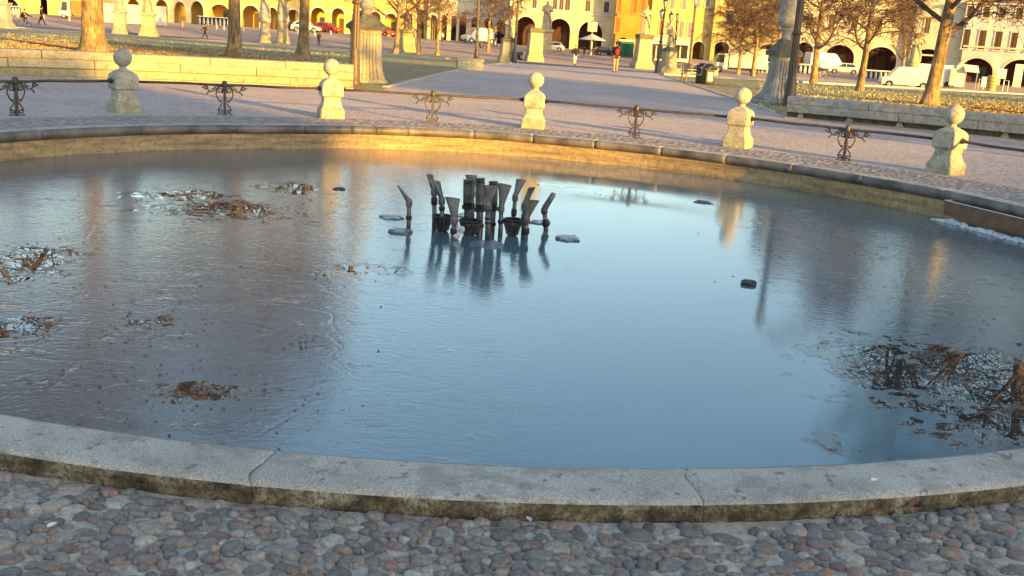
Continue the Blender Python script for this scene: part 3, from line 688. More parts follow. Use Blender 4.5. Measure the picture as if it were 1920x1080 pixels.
for (px, py, z, r, l) in ((1639, 903, .004, .5, 'small white feather lying on the rim at the lower right'), (1860, 864, .004, 2.4, 'small pale feather on the rim at the right picture edge'), (990, 988, -.09, 1.9, 'white chip of litter among the cobbles at the centre'), (98, 1000, -.09, 1.2, 'pale chip of litter among the cobbles at the lower left')):
    p = onz(px, py, z); mb = MB(); leaf(mb, Vector((0, 0, .004 if z > -.05 else .03)), .022, r, .5, .2); tag(mb.build('feather' if 'feather' in l else 'litter_chip', M_FEA, loc=p), l, 'feather' if 'feather' in l else 'litter')
SUN_AZ, SUN_EL = 43.0, 8.5       # azimuth measured from behind the camera towards the right
# ------------------------------------------------------------------ lawns, kerbs
def poly_sheet(name, pix, m, zoff=0.008, kind='structure', pts=None, sub=14):
    P = pts or [G(x, y) for x, y in pix]
    bm = bmesh.new(); vs = [bm.verts.new((p[0], p[1], 0)) for p in P]; f = bm.faces.new(vs)
    bmesh.ops.triangulate(bm, faces=[f])
    ys = [52, 60, 66, 74, 82, 90, 98, 104, 110, 115, 120, 125, 130, 135, 140, 145, 150, 155, 160] + list(range(14, 50, 3))
    for yy in ys: bmesh.ops.bisect_plane(bm, geom=bm.verts[:] + bm.edges[:] + bm.faces[:], plane_co=(0, yy, 0), plane_no=(0, 1, 0))
    for v in bm.verts: v.co.z = hgt(v.co.x, v.co.y) + zoff
    bmesh.ops.recalc_face_normals(bm, faces=bm.faces)
    me = bpy.data.meshes.new(name); bm.to_mesh(me); bm.free(); me.materials.append(m)
    if me.polygons and me.polygons[0].normal.z < 0: me.flip_normals()
    o = bpy.data.objects.new(name, me); C.objects.link(o); return tag(o, kind=kind)
RL = 18.7 + .5; RRR = 19.35 + .5
arcL = [pol(rad(a), RL, 0) for a in range(150, 103, -3)] + [pol(rad(101.5), RL - 1.2, 0)]
farL = [G(x, y) for x, y in ((735, 160), (880, 127), (957, 119), (950, 113), (880, 106), (800, 101), (650, 92), (540, 83), (400, 76), (280, 70), (180, 61), (60, 54), (-60, 50), (-400, 34))]
poly_sheet('lawn_left', None, M_GRASS, 0.01, pts=arcL + farL + [Vector((-60, 60, 0)), Vector((-40, 20, 0))])
arcR = [pol(rad(a), RRR, 0) for a in range(30, 68, 3)]
nearR = [G(x, y) for x, y in ((1438, 205), (1400, 192), (1320, 166), (1240, 141), (1330, 142), (1440, 152), (1560, 160), (1700, 168), (1800, 173), (1920, 180), (2050, 186), (2300, 200))]
poly_sheet('lawn_right', None, M_GRASS, 0.01, pts=arcR + nearR + [Vector((45, 40, 0)), Vector((45, 15, 0))])
# road beyond the lawns
poly_sheet('road', None, M_ROAD, 0.006, pts=[G(x, y) for x, y in ((-600, 10), (60, 50), (400, 73), (650, 90), (950, 112))] + [G(1240, 137), G(1500, 153), G(1920, 176)] + [Vector((90, 70, 0)), Vector((140, 158, 0)), Vector((-160, 170, 0))])
def kerb(name, pix, w=.22, h=.05, kind='structure'):
    P = [G(x, y) for x, y in pix]; mb = MB(); rings = []
    for i, p in enumerate(P):
        d = (P[min(i + 1, len(P) - 1)] - P[max(i - 1, 0)]); d.z = 0; d.normalize(); n = Vector((-d.y, d.x, 0)) * w / 2
        rings.append([tuple(p - n + Vector((0, 0, -.05))), tuple(p - n + Vector((0, 0, h))), tuple(p + n + Vector((0, 0, h))), tuple(p + n + Vector((0, 0, -.05)))])
    mb.loft(rings, True); tag(mb.build(name, M_KERB), kind=kind)
def dens(a, b, n=8): return [(a[0] + (b[0] - a[0]) * k / n, a[1] + (b[1] - a[1]) * k / n) for k in range(n + 1)]
kerb('kerb_left', dens((722, 164), (880, 126)) + dens((890, 124), (958, 118), 4), .18, .04)
kerb('kerb_right', dens((1450, 210), (1400, 193), 4) + dens((1390, 189), (1240, 140)), .18, .04)
kerb('kerb_far_left', [(x, 54 + (x - 60) * .0735) for x in range(-60, 860, 60)], .5, .12)
kerb('kerb_far_right', [(x, 141 + (x - 1240) * .0545) for x in range(1240, 2100, 60)], .5, .14)
# fallen leaves and tufts on the lawns
M_LEAFY = mat('golden fallen leaf', (0.42, 0.27, 0.13), 0.8, 0.4, 3, (0.18, 0.11, 0.05), 0)
M_TUFT = mat('frosty grass blade', (0.38, 0.36, 0.22), 0.9, 0.5, 1.2, (0.13, 0.14, 0.065), 0)
random.seed(31); mb = MB()
for (px, py, w, h, n) in ((180, 88, 190, 7, 2600), (330, 95, 130, 7, 1800), (480, 112, 150, 7, 900), (1650, 196, 90, 6, 900), (1860, 208, 90, 7, 1700), (1740, 203, 60, 6, 700), (60, 84, 80, 8, 700), (1800, 195, 120, 14, 500), (560, 104, 60, 8, 400)):
    for k in range(n):
        x = random.gauss(px, w / 1.8); y = random.gauss(py, h)
        try: p = G(x, y)
        except ValueError: continue
        r = math.hypot(p.x - PC.x, p.y - PC.y)
        if r < 19.3 + (.7 if x > 960 else 0): continue
        if p.y > 55: continue
        leaf(mb, p + Vector((0, 0, .03)), random.uniform(.035, .075), random.uniform(0, 6.3), random.uniform(.2, 1.0), random.gauss(0, .4))
tag(mb.build('fallen_leaves', M_LEAFY, fixn=False), kind='stuff')
mb = MB()
for k in range(26000):
    if random.random() < .6: x = random.uniform(-60, 720); y = random.uniform(60 + x * .05, 128 + x * .03)
    else: x = random.uniform(1420, 1990); y = random.uniform(150 + (x - 1420) * .03, 205)
    if 690 < x < 960: continue
    try: p = G(x, y)
    except ValueError: continue
    r = math.hypot(p.x - PC.x, p.y - PC.y)
    if r < (19.35 if x < 960 else 20): continue
    if p.y > 75: continue
    s = random.uniform(.03, .08); a = random.uniform(0, 6.3); d = Vector((math.cos(a), math.sin(a), 0))
    z = Vector((random.gauss(0, .03), random.gauss(0, .03), s * random.uniform(.8, 1.5)))
    mb.add([tuple(p - d * s * .5), tuple(p + d * s * .5), tuple(p + z)], [(0, 1, 2)])
tag(mb.build('grass_tufts', M_TUFT, fixn=False), kind='stuff')
# ------------------------------------------------------------------ trees
def bark_mat():
    m, nt, b = new_mat('tree bark'); co = coords(nt, (1, 1, .22)); c2 = coords(nt)
    f = noi(nt, co, 9, 5, 0.7); g = noi(nt, c2, 1.6, 5, 0.7); h = noi(nt, co, 22, 3, 0.7)
    o = ramp(nt, f, [(0.36, (0.10, 0.065, 0.035)), (0.52, (0.33, 0.225, 0.11)), (0.7, (0.47, 0.33, 0.16))])
    o = mix(nt, ramp(nt, g, [(0.42, (0.75,) * 3), (0.56, (0,) * 3)]), o, (0.13, 0.09, 0.055))
    o = mix(nt, ramp(nt, noi(nt, c2, 3.1, 4, 0.7), [(0.6, (0,) * 3), (0.7, (0.5,) * 3)]), o, (0.19, 0.19, 0.12))
    nt.links.new(o, b.inputs['Base Color']); b.inputs['Roughness'].default_value = 0.92
    n1 = bump(nt, b, f, 1.0, 0.07); bump(nt, b, h, 0.7, 0.02, n1); return m
M_BARK = bark_mat()
M_TWIG = mat('bare twigs', (0.14, 0.088, 0.068), 0.85, 0.4, 1.5, (0.06, 0.04, 0.034), 0)
M_TLEAF = mat('withered leaves', (0.21, 0.115, 0.05), 0.8, 0.5, 1.2, (0.08, 0.045, 0.03), 0)
def tree_meshes(seed, H, r0, hc, spread, nb=20, flare=1.7, hang=.25, dens2=1.0, leaves=2500, n4=7, ls=1.0):
    random.seed(seed); tr = MB(); cr = MB(); tr.smooth = True; lv = MB()
    pts = []; rr = []; lean = Vector((random.gauss(0, .012), random.gauss(0, .012), 0)); off = Vector((0, 0, 0))
    zs = [-.25, 0, .12, .3, .6, 1.1, 1.8] + [1.8 + (H * .93 - 1.8) * k / 11 for k in range(1, 12)]
    n = 16; rings = []; ph = [random.uniform(0, 6.3) for _ in range(4)]
    def tp(z):
        w = Vector((noise.noise(Vector((seed, z * .25, 0))), noise.noise(Vector((seed + 9, z * .25, 0))), 0)) * .35 * min(1, max(0, z - 1) / 4)
        return Vector((0, 0, z)) + lean * max(z, 0) * 2 + w
    def trd(z): return r0 * ((1 - z / (H * .98)) ** .8 if z > 0 else 1) * 1.0
    for z in zs:
        c = tp(z); fl = (flare - 1) * math.exp(-max(z, 0) / .38)
        row = []
        for k in range(n):
            a = T2 * k / n
            root = 1 + fl * (0.62 + .55 * max(0, math.sin(5 * a + ph[0]) + .3 * math.sin(3 * a + ph[1]))) + .06 * math.sin(3 * a + ph[2] + z * .3)
            r = max(trd(z), .02) * root
            row.append((c.x + r * math.cos(a), c.y + r * math.sin(a), z))
        rings.append(row)
    tr.loft(rings, True)
    def grow(p, d, L, r, lvl, nseg):
        pts = [p.copy()]; rs_ = [r]; q = p.copy(); dd = d.copy()
        for k in range(nseg):
            g = {1: .10 - .16 * (k / nseg), 2: -.06, 3: -.16, 4: -.22}[lvl] * (hang / .25 if lvl > 1 else 1)
            dd = (dd + Vector((random.gauss(0, .13), random.gauss(0, .13), random.gauss(0, .10) + g))).normalized()
            q = q + dd * (L / nseg); 
            if q.z < 2.1: q.z = 2.1 + random.random() * .4
            pts.append(q.copy()); rs_.append(max(r * (1 - .82 * (k + 1) / nseg), .006))
        cr.tube(pts, rs_, {1: 7, 2: 5, 3: 3, 4: 3}[lvl], cap=False)
        return pts
    for b in range(nb):
        t = b / (nb - 1); z = hc + (H * .9 - hc) * t ** 1.05; az = b * 2.4 + random.gauss(0, .3)
        L = spread * (1 - .62 * t ** 1.3) * random.uniform(.85, 1.12) * (.86 if t < .05 else 1); el = rad(22 + 42 * t + random.gauss(0, 6))
        d = Vector((math.cos(az) * math.cos(el), math.sin(az) * math.cos(el), math.sin(el)))
        P1 = grow(tp(z), d, L, max(trd(z) * .42, .035), 1, 7)
        n2 = int((10 + 4 * (1 - t)) * dens2)
        for j in range(n2):
            u = .18 + .82 * j / (n2 - 1); i = min(int(u * 7), 6); q = P1[i].lerp(P1[i + 1], u * 7 - i) if i < 7 else P1[7]
            dl = (P1[i + 1] - P1[i]).normalized(); s = (1 if j % 2 else -1); side = dl.cross(Vector((0, 0, 1))).normalized()
            d2 = (dl * .55 + side * s * random.uniform(.5, .95) + Vector((0, 0, random.gauss(.12, .25)))).normalized()
            L2 = L * (.46 - .24 * u) * random.uniform(.8, 1.2)
            P2 = grow(q, d2, L2, .036 * (1 - .4 * u), 2, 4)
            n3 = int(9 * dens2)
            for k3 in range(n3):
                v = .12 + .88 * k3 / (n3 - 1); i3 = min(int(v * 4), 3); q3 = P2[i3].lerp(P2[i3 + 1], v * 4 - i3)
                d3 = ((P2[i3 + 1] - P2[i3]).normalized() * .7 + Vector((random.gauss(0, .6), random.gauss(0, .6), random.gauss(0, .35)))).normalized()
                P3 = grow(q3, d3, random.uniform(.55, 1.25), .019, 3, 2)
                for k4 in range(n4):
                    q4 = P3[0].lerp(P3[1], random.random()) if k4 < 3 else P3[1].lerp(P3[2], random.random())
                    d4 = Vector((random.gauss(0, 1), random.gauss(0, 1), random.gauss(-.1, .6))).normalized(); e = q4 + d4 * random.uniform(.25, .7); w = d4.orthogonal().normalized() * .019
                    cr.add([tuple(q4 - w), tuple(q4 + w), tuple(e)], [(0, 1, 2)])
                    if random.random() < leaves / (nb * n2 * n3 * n4):
                        leaf(lv, e, random.uniform(.03, .055) * ls, random.uniform(0, 6), .6, random.gauss(0, 1))
    return tr.mesh('trunk', M_BARK), cr.mesh('crown', M_TWIG), lv.mesh('leaves', M_TLEAF)
def make_tree(name, meshes, label, p, s=1, rz=0, group='bare trees round the square', sxy=None):
    root = thing(name, label, 'tree', p, rz, group); root.scale = (sxy or s, sxy or s, s)
    for nm, me in zip(('trunk', 'crown', 'withered_leaves'), meshes):
        if len(me.polygons) == 0: continue
        o = bpy.data.objects.new(nm, me); C.objects.link(o); o.parent = root
    return root
TA = tree_meshes(11, 20, .40, 3.6, 7.6, 30, 1.75, .25, 1.05, 9000, 6, 1.5)
TB = tree_meshes(23, 17, .30, 2.6, 7.0, 25, 1.8, .45, .9, 1800, 5)
TC = tree_meshes(37, 12, .20, 2.2, 5.4, 24, 1.5, .52, .9, 1700, 5)
def tr(meshes, px, py, label, s=1, rz=0, sxy=None): return make_tree('bare_tree', meshes, label, G(px, py), s, rz, sxy=sxy)
tr(TA, 178, 99, 'thick golden sunlit tree trunk right behind the left bench', 1.05, 0.3, 1.12)
tr(TA, 441, 109, 'tree with a shadow-striped trunk between the first and second bollard', .95, 2.0, .72)
tr(TA, 569, 104, 'brown trunked tree left of the fluted lamp post', .92, 4.1, .72)
tr(TB, 742, 101, 'leaning thick trunked tree just right of the left stone monument', 1.0, 1.2, .95)
tr(TB, 786, 102, 'middle one of three trees right of the left monument', .95, 3.3, .82)
tr(TB, 820, 104, 'thin trunked rightmost of three trees behind the left lawn', .9, 5.0, .62)
tr(TC, 915, 98, 'reddish bare tree rising behind the black lamp by the avenue', 1.1, 1.0)
tr(TC, 1384, 141, 'slim leaning tree left of the pair before the white box lorry', 1.05, .6, 1.0)
tr(TC, 1411, 143, 'thicker right hand tree of the pair beside the white box lorry', 1.1, 3.6, 1.25)
tr(TC, 1524, 157, 'pale trunked tree right of the tall right lamp post', 1.15, 5.1, 1.2)
tr(TC, 1612, 171, 'thin pale trunked young tree in the middle of the right lawn', 1.0, 1.9, .95)
tr(TB, 1741, 199, 'big golden trunked tree with flared roots behind the right bench', 1.1, .35, .92)
tr(TA, 2010, 222, 'tall tree just outside the right picture edge, mirrored in the ice', .95, 1.6, 1.05)
tr(TA, -110, 100, 'tall tree just outside the left picture edge, mirrored in the ice', 1.0, 3.9, .95)
tr(TB, 1690, 150, 'twiggy tree far behind the round pedestal statue on the right', .9, 2.7, .6)
# ------------------------------------------------------------------ unseen houses and trees added behind the photographer to shade the basin
def uvp(u, T, z=0):
    a = rad(SUN_AZ); return Vector((u * math.cos(a) + T * math.sin(a), u * math.sin(a) - T * math.cos(a), z))
M_OCH = mat('ochre plaster', (0.45, 0.30, 0.14), 0.9, 0.2, 0.6)
M_TILE = mat('red roof tiles', (0.28, 0.11, 0.06), 0.9, 0.35, 2)
def backblock(u0, u1, v, T, label):  # added shade caster, its height set by the wanted shadow edge
    H = v + (T - 6) * math.tan(rad(SUN_EL)) + .1; r = thing('caster_house', label, 'building', uvp((u0 + u1) / 2, T), rad(SUN_AZ), 'unseen houses added to shade the basin')
    L = abs(u1 - u0); mb = MB(); mb.box((0, 0, H / 2 - .7), (L, 12, H - 1.4)); mb.build('wall', M_OCH, r)
    mb = MB(); mb.box((0, 0, H - .7), (L + .6, 12.6, 1.2)); mb.build('roof', M_TILE, r)
    mb = MB()
    mb.box((0, 6.03, 1.4), (1.6, .1, 2.8)); mb.build('door', M_IRON, r)
    for f in range(3):
        for k in range(int(L / 4)):
            mb = MB(); mb.box((-L / 2 + 2 + k * 4, 6.04, 5.0 + f * 4.6), (1.2, .12, 2.0)); mb.build('window', M_IRON, r)
backblock(-75, 9.7, 4.7, 120, 'long taller unseen ochre house added far behind the photographer to shade the basin')
backblock(9.7, 70, 1.05, 124, 'long lower unseen ochre house added far behind the photographer to shade the basin')
TD = tree_meshes(51, 15, .35, 4.9, 6.8, 22, 1.6, .12, 1.0, 16000, 7, 1.6)  # dense crown for the unseen trees added to darken plaza and right bench
for (u, T, s, rz, l) in ((21.8, 12, .7, .4, 'unseen bare tree added for shade, nearest behind the photographer'), (29.5, 22, .85, 2.4, 'second unseen bare tree added for shade behind the photographer to the right'), (25.5, 31, .9, 1.1, 'fourth unseen bare tree added for shade behind the photographer, behind the second'), (62, 38, 1.1, 4.0, 'third unseen bare tree added for shade behind the photographer, further right')):
    p = uvp(u, T, 0); p.z = hgt(p.x, p.y); make_tree('bare_tree', TD, l, p, s, rz, 'unseen bare trees added for shade')
# ------------------------------------------------------------------ buildings of the square
def plaster(name, c, v=.18): return mat(name, c, .9, v, .7, bst=.25, bsc=6)
M_WOOD = mat('dark shutter', (.10, .055, .035), .7, .3, 5); M_GLASS = mat('window glass', (.03, .035, .04), .12, .3, 2, spec=.8, bst=0)
M_ORS = mat('orange red shutter', (.55, .13, .035), .75, .2, 4); M_GRS = mat('grey shutter', (.25, .24, .24), .75, .2, 4)
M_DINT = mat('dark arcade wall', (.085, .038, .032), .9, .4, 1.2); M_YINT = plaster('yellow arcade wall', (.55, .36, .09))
def building(label, px0, D0, px1, D1, H, col, arches=(), wins=(), belt=(), back=M_YINT, roof=M_TILE, depth=11, band=None, port=4.2, extra=None):
    P0, P1 = gy(px0, D0), gy(px1, D1); zb = min(P0.z, P1.z) - .25; P0.z = P1.z = zb
    L = (P1 - P0).length; a = math.atan2(P1.y - P0.y, P1.x - P0.x); r = thing('arcaded_building' if arches else 'building', label, 'building', P0, a, 'buildings round the square')
    ex = Vector((math.cos(a), math.sin(a), 0)); ey = Vector((-math.sin(a), math.cos(a), 0))
    def FP(px, py):
        D = ray(px, py); t = (P0 - CAM).dot(ey) / D.dot(ey); p = CAM + D * t; return (p - P0).dot(ex), p.z - zb
    ops = []
    for (xl, xr, yt, *o) in arches:
        s0, _ = FP(xl, yt); s1, _ = FP(xr, yt); _, zt = FP((xl + xr) / 2, yt); ops.append((s0, s1, zt, o[0] if o else .5))
    ops.sort(); zt = max([o[2] for o in ops] or [0]) + .45
    mb = MB(); W = .55; cur = 0
    for s0, s1, z, k in ops:
        s0 = max(s0, cur + .02)
        if s0 > cur: mb.box(((cur + s0) / 2, W / 2, zt / 2), (s0 - cur, W, zt))
        rise = min((s1 - s0) * k, z * .62); n = 14; cx, hw = (s0 + s1) / 2, (s1 - s0) / 2; pr = None
        for q in range(n):
            a0, a1 = math.pi * (1 - q / n), math.pi * (1 - (q + 1) / n)
            x0, x1 = cx + hw * math.cos(a0), cx + hw * math.cos(a1); z0, z1 = z - rise + rise * math.sin(a0), z - rise + rise * math.sin(a1)
            mb.prism([(x0, z0), (x1, z1), (x1, zt), (x0, zt)], 0, W)
        cur = s1
    if ops:
        if cur < L: mb.box(((cur + L) / 2, W / 2, zt / 2), (L - cur, W, zt))
        mb.box((L / 2, depth / 2, (zt + H) / 2), (L, depth, H - zt))
    else: mb.box((L / 2, depth / 2, H / 2), (L, depth, H))
    mb.build('wall', col, r)
    if ops:
        mb = MB(); mb.box((L / 2, port + .15, zt / 2), (L - .02, .3, zt - .01)); mb.build('arcade_back_wall', back, r)
        mb = MB()
        for s0, s1, z, k in ops:
            if (s1 - s0) > 1.2: 
                mb = MB(); dw = min(1.3, (s1 - s0) * .35); mb.box(((s0 + s1) / 2 + .3, port - .04, 1.45), (dw, .1, 2.4)); mb.build('door', M_WOOD if int(s0) % 2 else M_GLASS, r)
        mb = MB()
        for e in (0.15, L - .15): 
            mb = MB(); mb.box((e, port / 2 + W / 2, zt / 2), (.28, port - W - .04, zt - .02)); mb.build('side_wall', col, r)
        # arch mouldings
        for s0, s1, z, k in ops:
            rise = min((s1 - s0) * k, z * .62); cx, hw = (s0 + s1) / 2, (s1 - s0) / 2; mb = MB(); g = .3
            for q in range(14):
                a0, a1 = math.pi * (1 - q / 14), math.pi * (1 - (q + 1) / 14)
                P = lambda an, rr, hh: (cx + (hw + rr) * math.cos(an), z - rise + (rise + hh) * math.sin(an))
                mb.prism([P(a0, .0, .0), P(a1, 0, 0), P(a1, g * .8, g * .8), P(a0, g * .8, g * .8)], -.05, -.003)
            mb.build('arch_moulding', band or col, r)
    mb = MB(); mb.lathe([(.5, 0), (.5, .25), (.42, .25)], sq=True, ch=.01, M=Matrix.Translation((L / 2, depth / 2, H)), ax=(L + 1), ay=(depth + 1)); mb.build('cornice', col, r)
    mb = MB(); o = .6
    mb.add([(-o, -o, H + .25), (L + o, -o, H + .25), (L + o, depth + o, H + .25), (-o, depth + o, H + .25), (depth * .4, depth / 2, H + 1.3), (L - depth * .4, depth / 2, H + 1.3)], [(0, 3, 2, 1), (0, 1, 5, 4), (1, 2, 5), (2, 3, 4, 5), (3, 0, 4)]); mb.build('roof', roof, r)
    for (yl) in belt:
        _, z = FP((px0 + px1) / 2, yl); mb = MB(); mb.box((L / 2, -.07, z), (L, .14, .22)); mb.build('string_course', band or col, r)
    for (xl, xr, yt, yb, kind) in wins:
        s0, zb_ = FP(xl, yb); s1, _ = FP(xr, yb); _, zt_ = FP((xl + xr) / 2, yt)
        w = s1 - s0; h = zt_ - zb_; c = (s0 + s1) / 2
        if zt_ > H - .2: zt_ = H - .3; h = zt_ - zb_
        if h < .4: continue
        fm = {'w': M_WOOD, 'o': M_ORS, 'g': M_GRS, 'd': M_WOOD, 'a': M_WOOD}[kind[0]]
        mb = MB()
        mb.box((c, -.03, zb_ - .09), (w + .4, .2, .16)); mb.box((c, -.03, zt_ + .08), (w + .3, .14, .14))
        for s in (-1, 1): mb.box((c + s * (w / 2 + .07), -.02, (zt_ + zb_) / 2), (.13, .1, h))
        fr = mb.build('window', band or col, r)
        mb = MB()
        if kind[0] == 'a':
            n = 10; poly = [(c - w / 2, zb_)] + [(c + w / 2, zb_)] + [(c + w / 2 * math.cos(math.pi * q / n), zt_ - w / 2 + w * .5 * math.sin(math.pi * q / n) * 1.25) for q in range(n + 1)]
            mb.prism(poly, -.03, .02)
        else: mb.box((c, -.01, (zt_ + zb_) / 2), (w, .06, h))
        mb.build('shutter' if kind[0] in 'og' else 'pane', fm, fr)
        mb = MB(); mb.box((c, -.055, (zt_ + zb_) / 2), (.06, .04, h)); mb.build('sash_bar', M_GRS if kind[0] in 'wa' else fm, fr)
    return r, FP
C_YEL = plaster('bright yellow plaster', (.60, .44, .15)); C_CRM = plaster('cream plaster', (.60, .53, .38)); C_ORG = plaster('orange plaster', (.65, .25, .035))
C_WHT = plaster('white plaster', (.58, .55, .50)); C_LEM = plaster('pale lemon plaster', (.64, .55, .28)); C_TRIM = plaster('pale stone trim', (.62, .58, .48))
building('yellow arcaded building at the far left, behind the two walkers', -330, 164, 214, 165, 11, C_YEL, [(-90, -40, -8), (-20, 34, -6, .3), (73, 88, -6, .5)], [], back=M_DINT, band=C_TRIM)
building('cream arcaded building with slim pointed arches left of the second tree', 214, 166, 386, 167, 12, C_LEM, [(236, 262, -2, .6), (290, 314, -1, .6), (325, 348, 3, .7), (357, 381, 2, .7)], [], band=C_TRIM)
building('yellow arcaded house with wide low arches between the second and third tree', 386, 168, 556, 169, 12, C_YEL, [(391, 432, 8), (454, 486, 10), (500, 520, 14), (538, 562, 18)], [], back=M_YINT, band=C_TRIM)
building('golden arcaded building behind the fluted lamp post and the red cars', 556, 170, 800, 172, 12, C_YEL, [(583, 610, 14), (622, 646, 15), (660, 684, 18), (693, 714, 22), (722, 744, 25), (752, 774, 24), (782, 796, 26)], [(590, 604, -12, 0, 'w')], band=C_TRIM)
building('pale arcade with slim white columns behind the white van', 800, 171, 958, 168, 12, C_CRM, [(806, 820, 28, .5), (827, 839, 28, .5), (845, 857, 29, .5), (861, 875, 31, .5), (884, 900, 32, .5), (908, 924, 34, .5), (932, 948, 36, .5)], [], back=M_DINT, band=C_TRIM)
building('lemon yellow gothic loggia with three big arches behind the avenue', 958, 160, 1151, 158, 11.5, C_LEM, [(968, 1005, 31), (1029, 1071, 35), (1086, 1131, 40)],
    [(998, 1006, -6, 15, 'a'), (1036, 1044, -4, 17, 'a'), (1048, 1056, -3, 18, 'a'), (1059, 1068, -2, 19, 'a'), (1097, 1106, 0, 21, 'a'), (1132, 1141, 3, 23, 'a')], belt=(24,), back=M_DINT, band=C_TRIM)
building('orange house with red shutters right of the gothic loggia', 1151, 155, 1214, 154, 12, C_ORG, [(1157, 1180, 70)],
    [(1157, 1164, -14, 22, 'o'), (1186, 1194, -12, 24, 'o'), (1201, 1209, -12, 20, 'o'), (1153, 1161, 33, 60, 'o')], belt=(66,), back=M_YINT, band=C_ORG)
building('yellow house with grey shutters behind the lantern cluster', 1214, 153.5, 1330, 151.5, 12.5, C_YEL, [(1300, 1322, 78)],
    [(1235, 1243, 38, 66, 'o'), (1256, 1264, -4, 16, 'g'), (1278, 1286, -4, 17, 'g'), (1247, 1256, 42, 66, 'g'), (1272, 1280, 40, 70, 'g'), (1288, 1298, 42, 70, 'g'), (1300, 1312, -2, 14, 'g'), (1322, 1330, -2, 12, 'g')], band=C_LEM)
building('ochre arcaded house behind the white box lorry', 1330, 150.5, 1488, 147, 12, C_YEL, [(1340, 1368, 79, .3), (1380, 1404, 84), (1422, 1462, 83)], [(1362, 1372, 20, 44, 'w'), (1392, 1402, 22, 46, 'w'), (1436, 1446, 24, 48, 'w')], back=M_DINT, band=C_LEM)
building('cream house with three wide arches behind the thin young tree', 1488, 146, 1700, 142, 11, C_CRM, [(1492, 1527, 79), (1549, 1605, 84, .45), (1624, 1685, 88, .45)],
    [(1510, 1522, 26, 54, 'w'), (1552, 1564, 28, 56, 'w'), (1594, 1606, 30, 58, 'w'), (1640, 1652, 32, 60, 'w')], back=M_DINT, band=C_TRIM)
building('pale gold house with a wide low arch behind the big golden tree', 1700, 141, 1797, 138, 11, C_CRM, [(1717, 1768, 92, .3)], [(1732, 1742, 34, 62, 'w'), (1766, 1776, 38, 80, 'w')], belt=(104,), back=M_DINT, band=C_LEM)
building('white building with grey windows at the right edge', 1797, 137, 2130, 127, 10.6, C_WHT, [(1799, 1866, 109, .42), (1882, 1952, 112, .42), (1980, 2050, 120, .42)],
    [(1812, 1824, 8, 30, 'd'), (1842, 1854, 10, 32, 'd'), (1872, 1884, 10, 33, 'd'), (1903, 1916, 12, 36, 'd'), (1803, 1815, 55, 90, 'd'), (1832, 1845, 57, 92, 'd'), (1862, 1875, 59, 93, 'd'), (1892, 1904, 61, 95, 'd'), (1922, 1935, 63, 97, 'd')], belt=(95,), back=M_DINT, band=C_CRM)
# ------------------------------------------------------------------ monuments, statues, lamps
def frame(px, py, ytop=None):
    p = G(px, py); return p, p.y
def hpx(p, px, y): return at(px, y, p.y).z - p.z        # height above p of a photo row
def wpx(p, w): return w / FPX * p.y * 1.0
def monument(name, label, px, yb, spec, rz, m=None, cat='monument', cap=None, extra=None):
    """spec: rows (photo y, photo half width) from bottom to top"""
    p = G(px, yb); root = thing(name, label, cat, p, rz); m = m or M_STONE2
    return root, p
def seg(root, p, px, nm, rows, m, sq=True, n=20, ch=.06, smooth=False):
    mb = MB(); mb.smooth = smooth; mb.lathe([(max(wpx(p, hw), .003), hpx(p, px, y)) for y, hw in rows], n, sq=sq, ch=ch)
    return mb.build(nm, m, root)
# left console monument
r, p = monument('urn_monument', 'tall pale stone monument with curved ribbed sides behind the fluted lamp post', 684, 154, None, .5, cat='monument')
seg(r, p, 684, 'base_block', [(158, 35), (149, 34), (147, 32)], M_STONEY, ch=.25)
seg(r, p, 684, 'pedestal', [(147, 31), (140, 29), (125, 26), (105, 24), (80, 23.5), (64, 23.5), (58, 25), (55, 27)], M_STONEY, ch=.22)
seg(r, p, 684, 'cap', [(55, 30), (49, 31), (46, 29), (38, 21), (30, 13), (26, 11)], M_STONED, ch=.2)
mb = MB()
for k in range(4):
    for s in (-.62, -.3, .0, .3, .62):
        M = Matrix.Rotation(k * math.pi / 2, 4, 'Z'); mb.tube([M @ Vector((wpx(p, w) * 1.005, s * wpx(p, w) * .8, hpx(p, 684, y))) for y, w in ((146, 31.3), (140, 29.3), (125, 26.3), (105, 24.3), (80, 23.7), (62, 23.8))], .03, 6)
mb.build('rib', M_STONEY, r)
seg(r, p, 684, 'shaft', [(27, 10), (18, 9.5), (15, 12), (8, 13), (4, 10), (-20, 9.5), (-30, 13), (-34, 13)], M_STONE, sq=False, smooth=True)
seg(r, p, 684, 'urn', [(-34, 8), (-42, 6), (-50, 14), (-70, 19), (-82, 17), (-88, 8), (-92, 5)], M_STONE, sq=False, smooth=True)
# right urn monument
r, p = monument('urn_monument', 'big grey stone urn on a curved ribbed pedestal beside the right lamp post', 1458, 196, None, .2)
seg(r, p, 1462, 'base_block', [(203, 46), (190, 46), (188, 43)], M_STONE2, ch=.2)
seg(r, p, 1462, 'pedestal', [(188, 39), (182, 33), (172, 26), (155, 21.5), (135, 19.5), (116, 19), (108, 20), (105, 22)], M_STONE2, ch=.2)
seg(r, p, 1464, 'cap', [(105, 26), (97, 27), (94, 24), (88, 18), (80, 13), (74, 10)], M_STONED, ch=.2)
mb = MB()
for k in range(4):
    for s in (-.62, -.3, .0, .3, .62):
        M = Matrix.Rotation(k * math.pi / 2, 4, 'Z'); mb.tube([M @ Vector((wpx(p, w) * 1.005, s * wpx(p, w) * .8, hpx(p, 1462, y))) for y, w in ((187, 39), (182, 33.3), (172, 26.3), (155, 21.8), (135, 19.8), (112, 19.3))], .04, 6)
mb.build('rib', M_STONE2, r)
seg(r, p, 1466, 'stem', [(76, 10), (68, 8), (60, 8), (56, 11), (52, 13)], M_STONE2, sq=False, smooth=True)
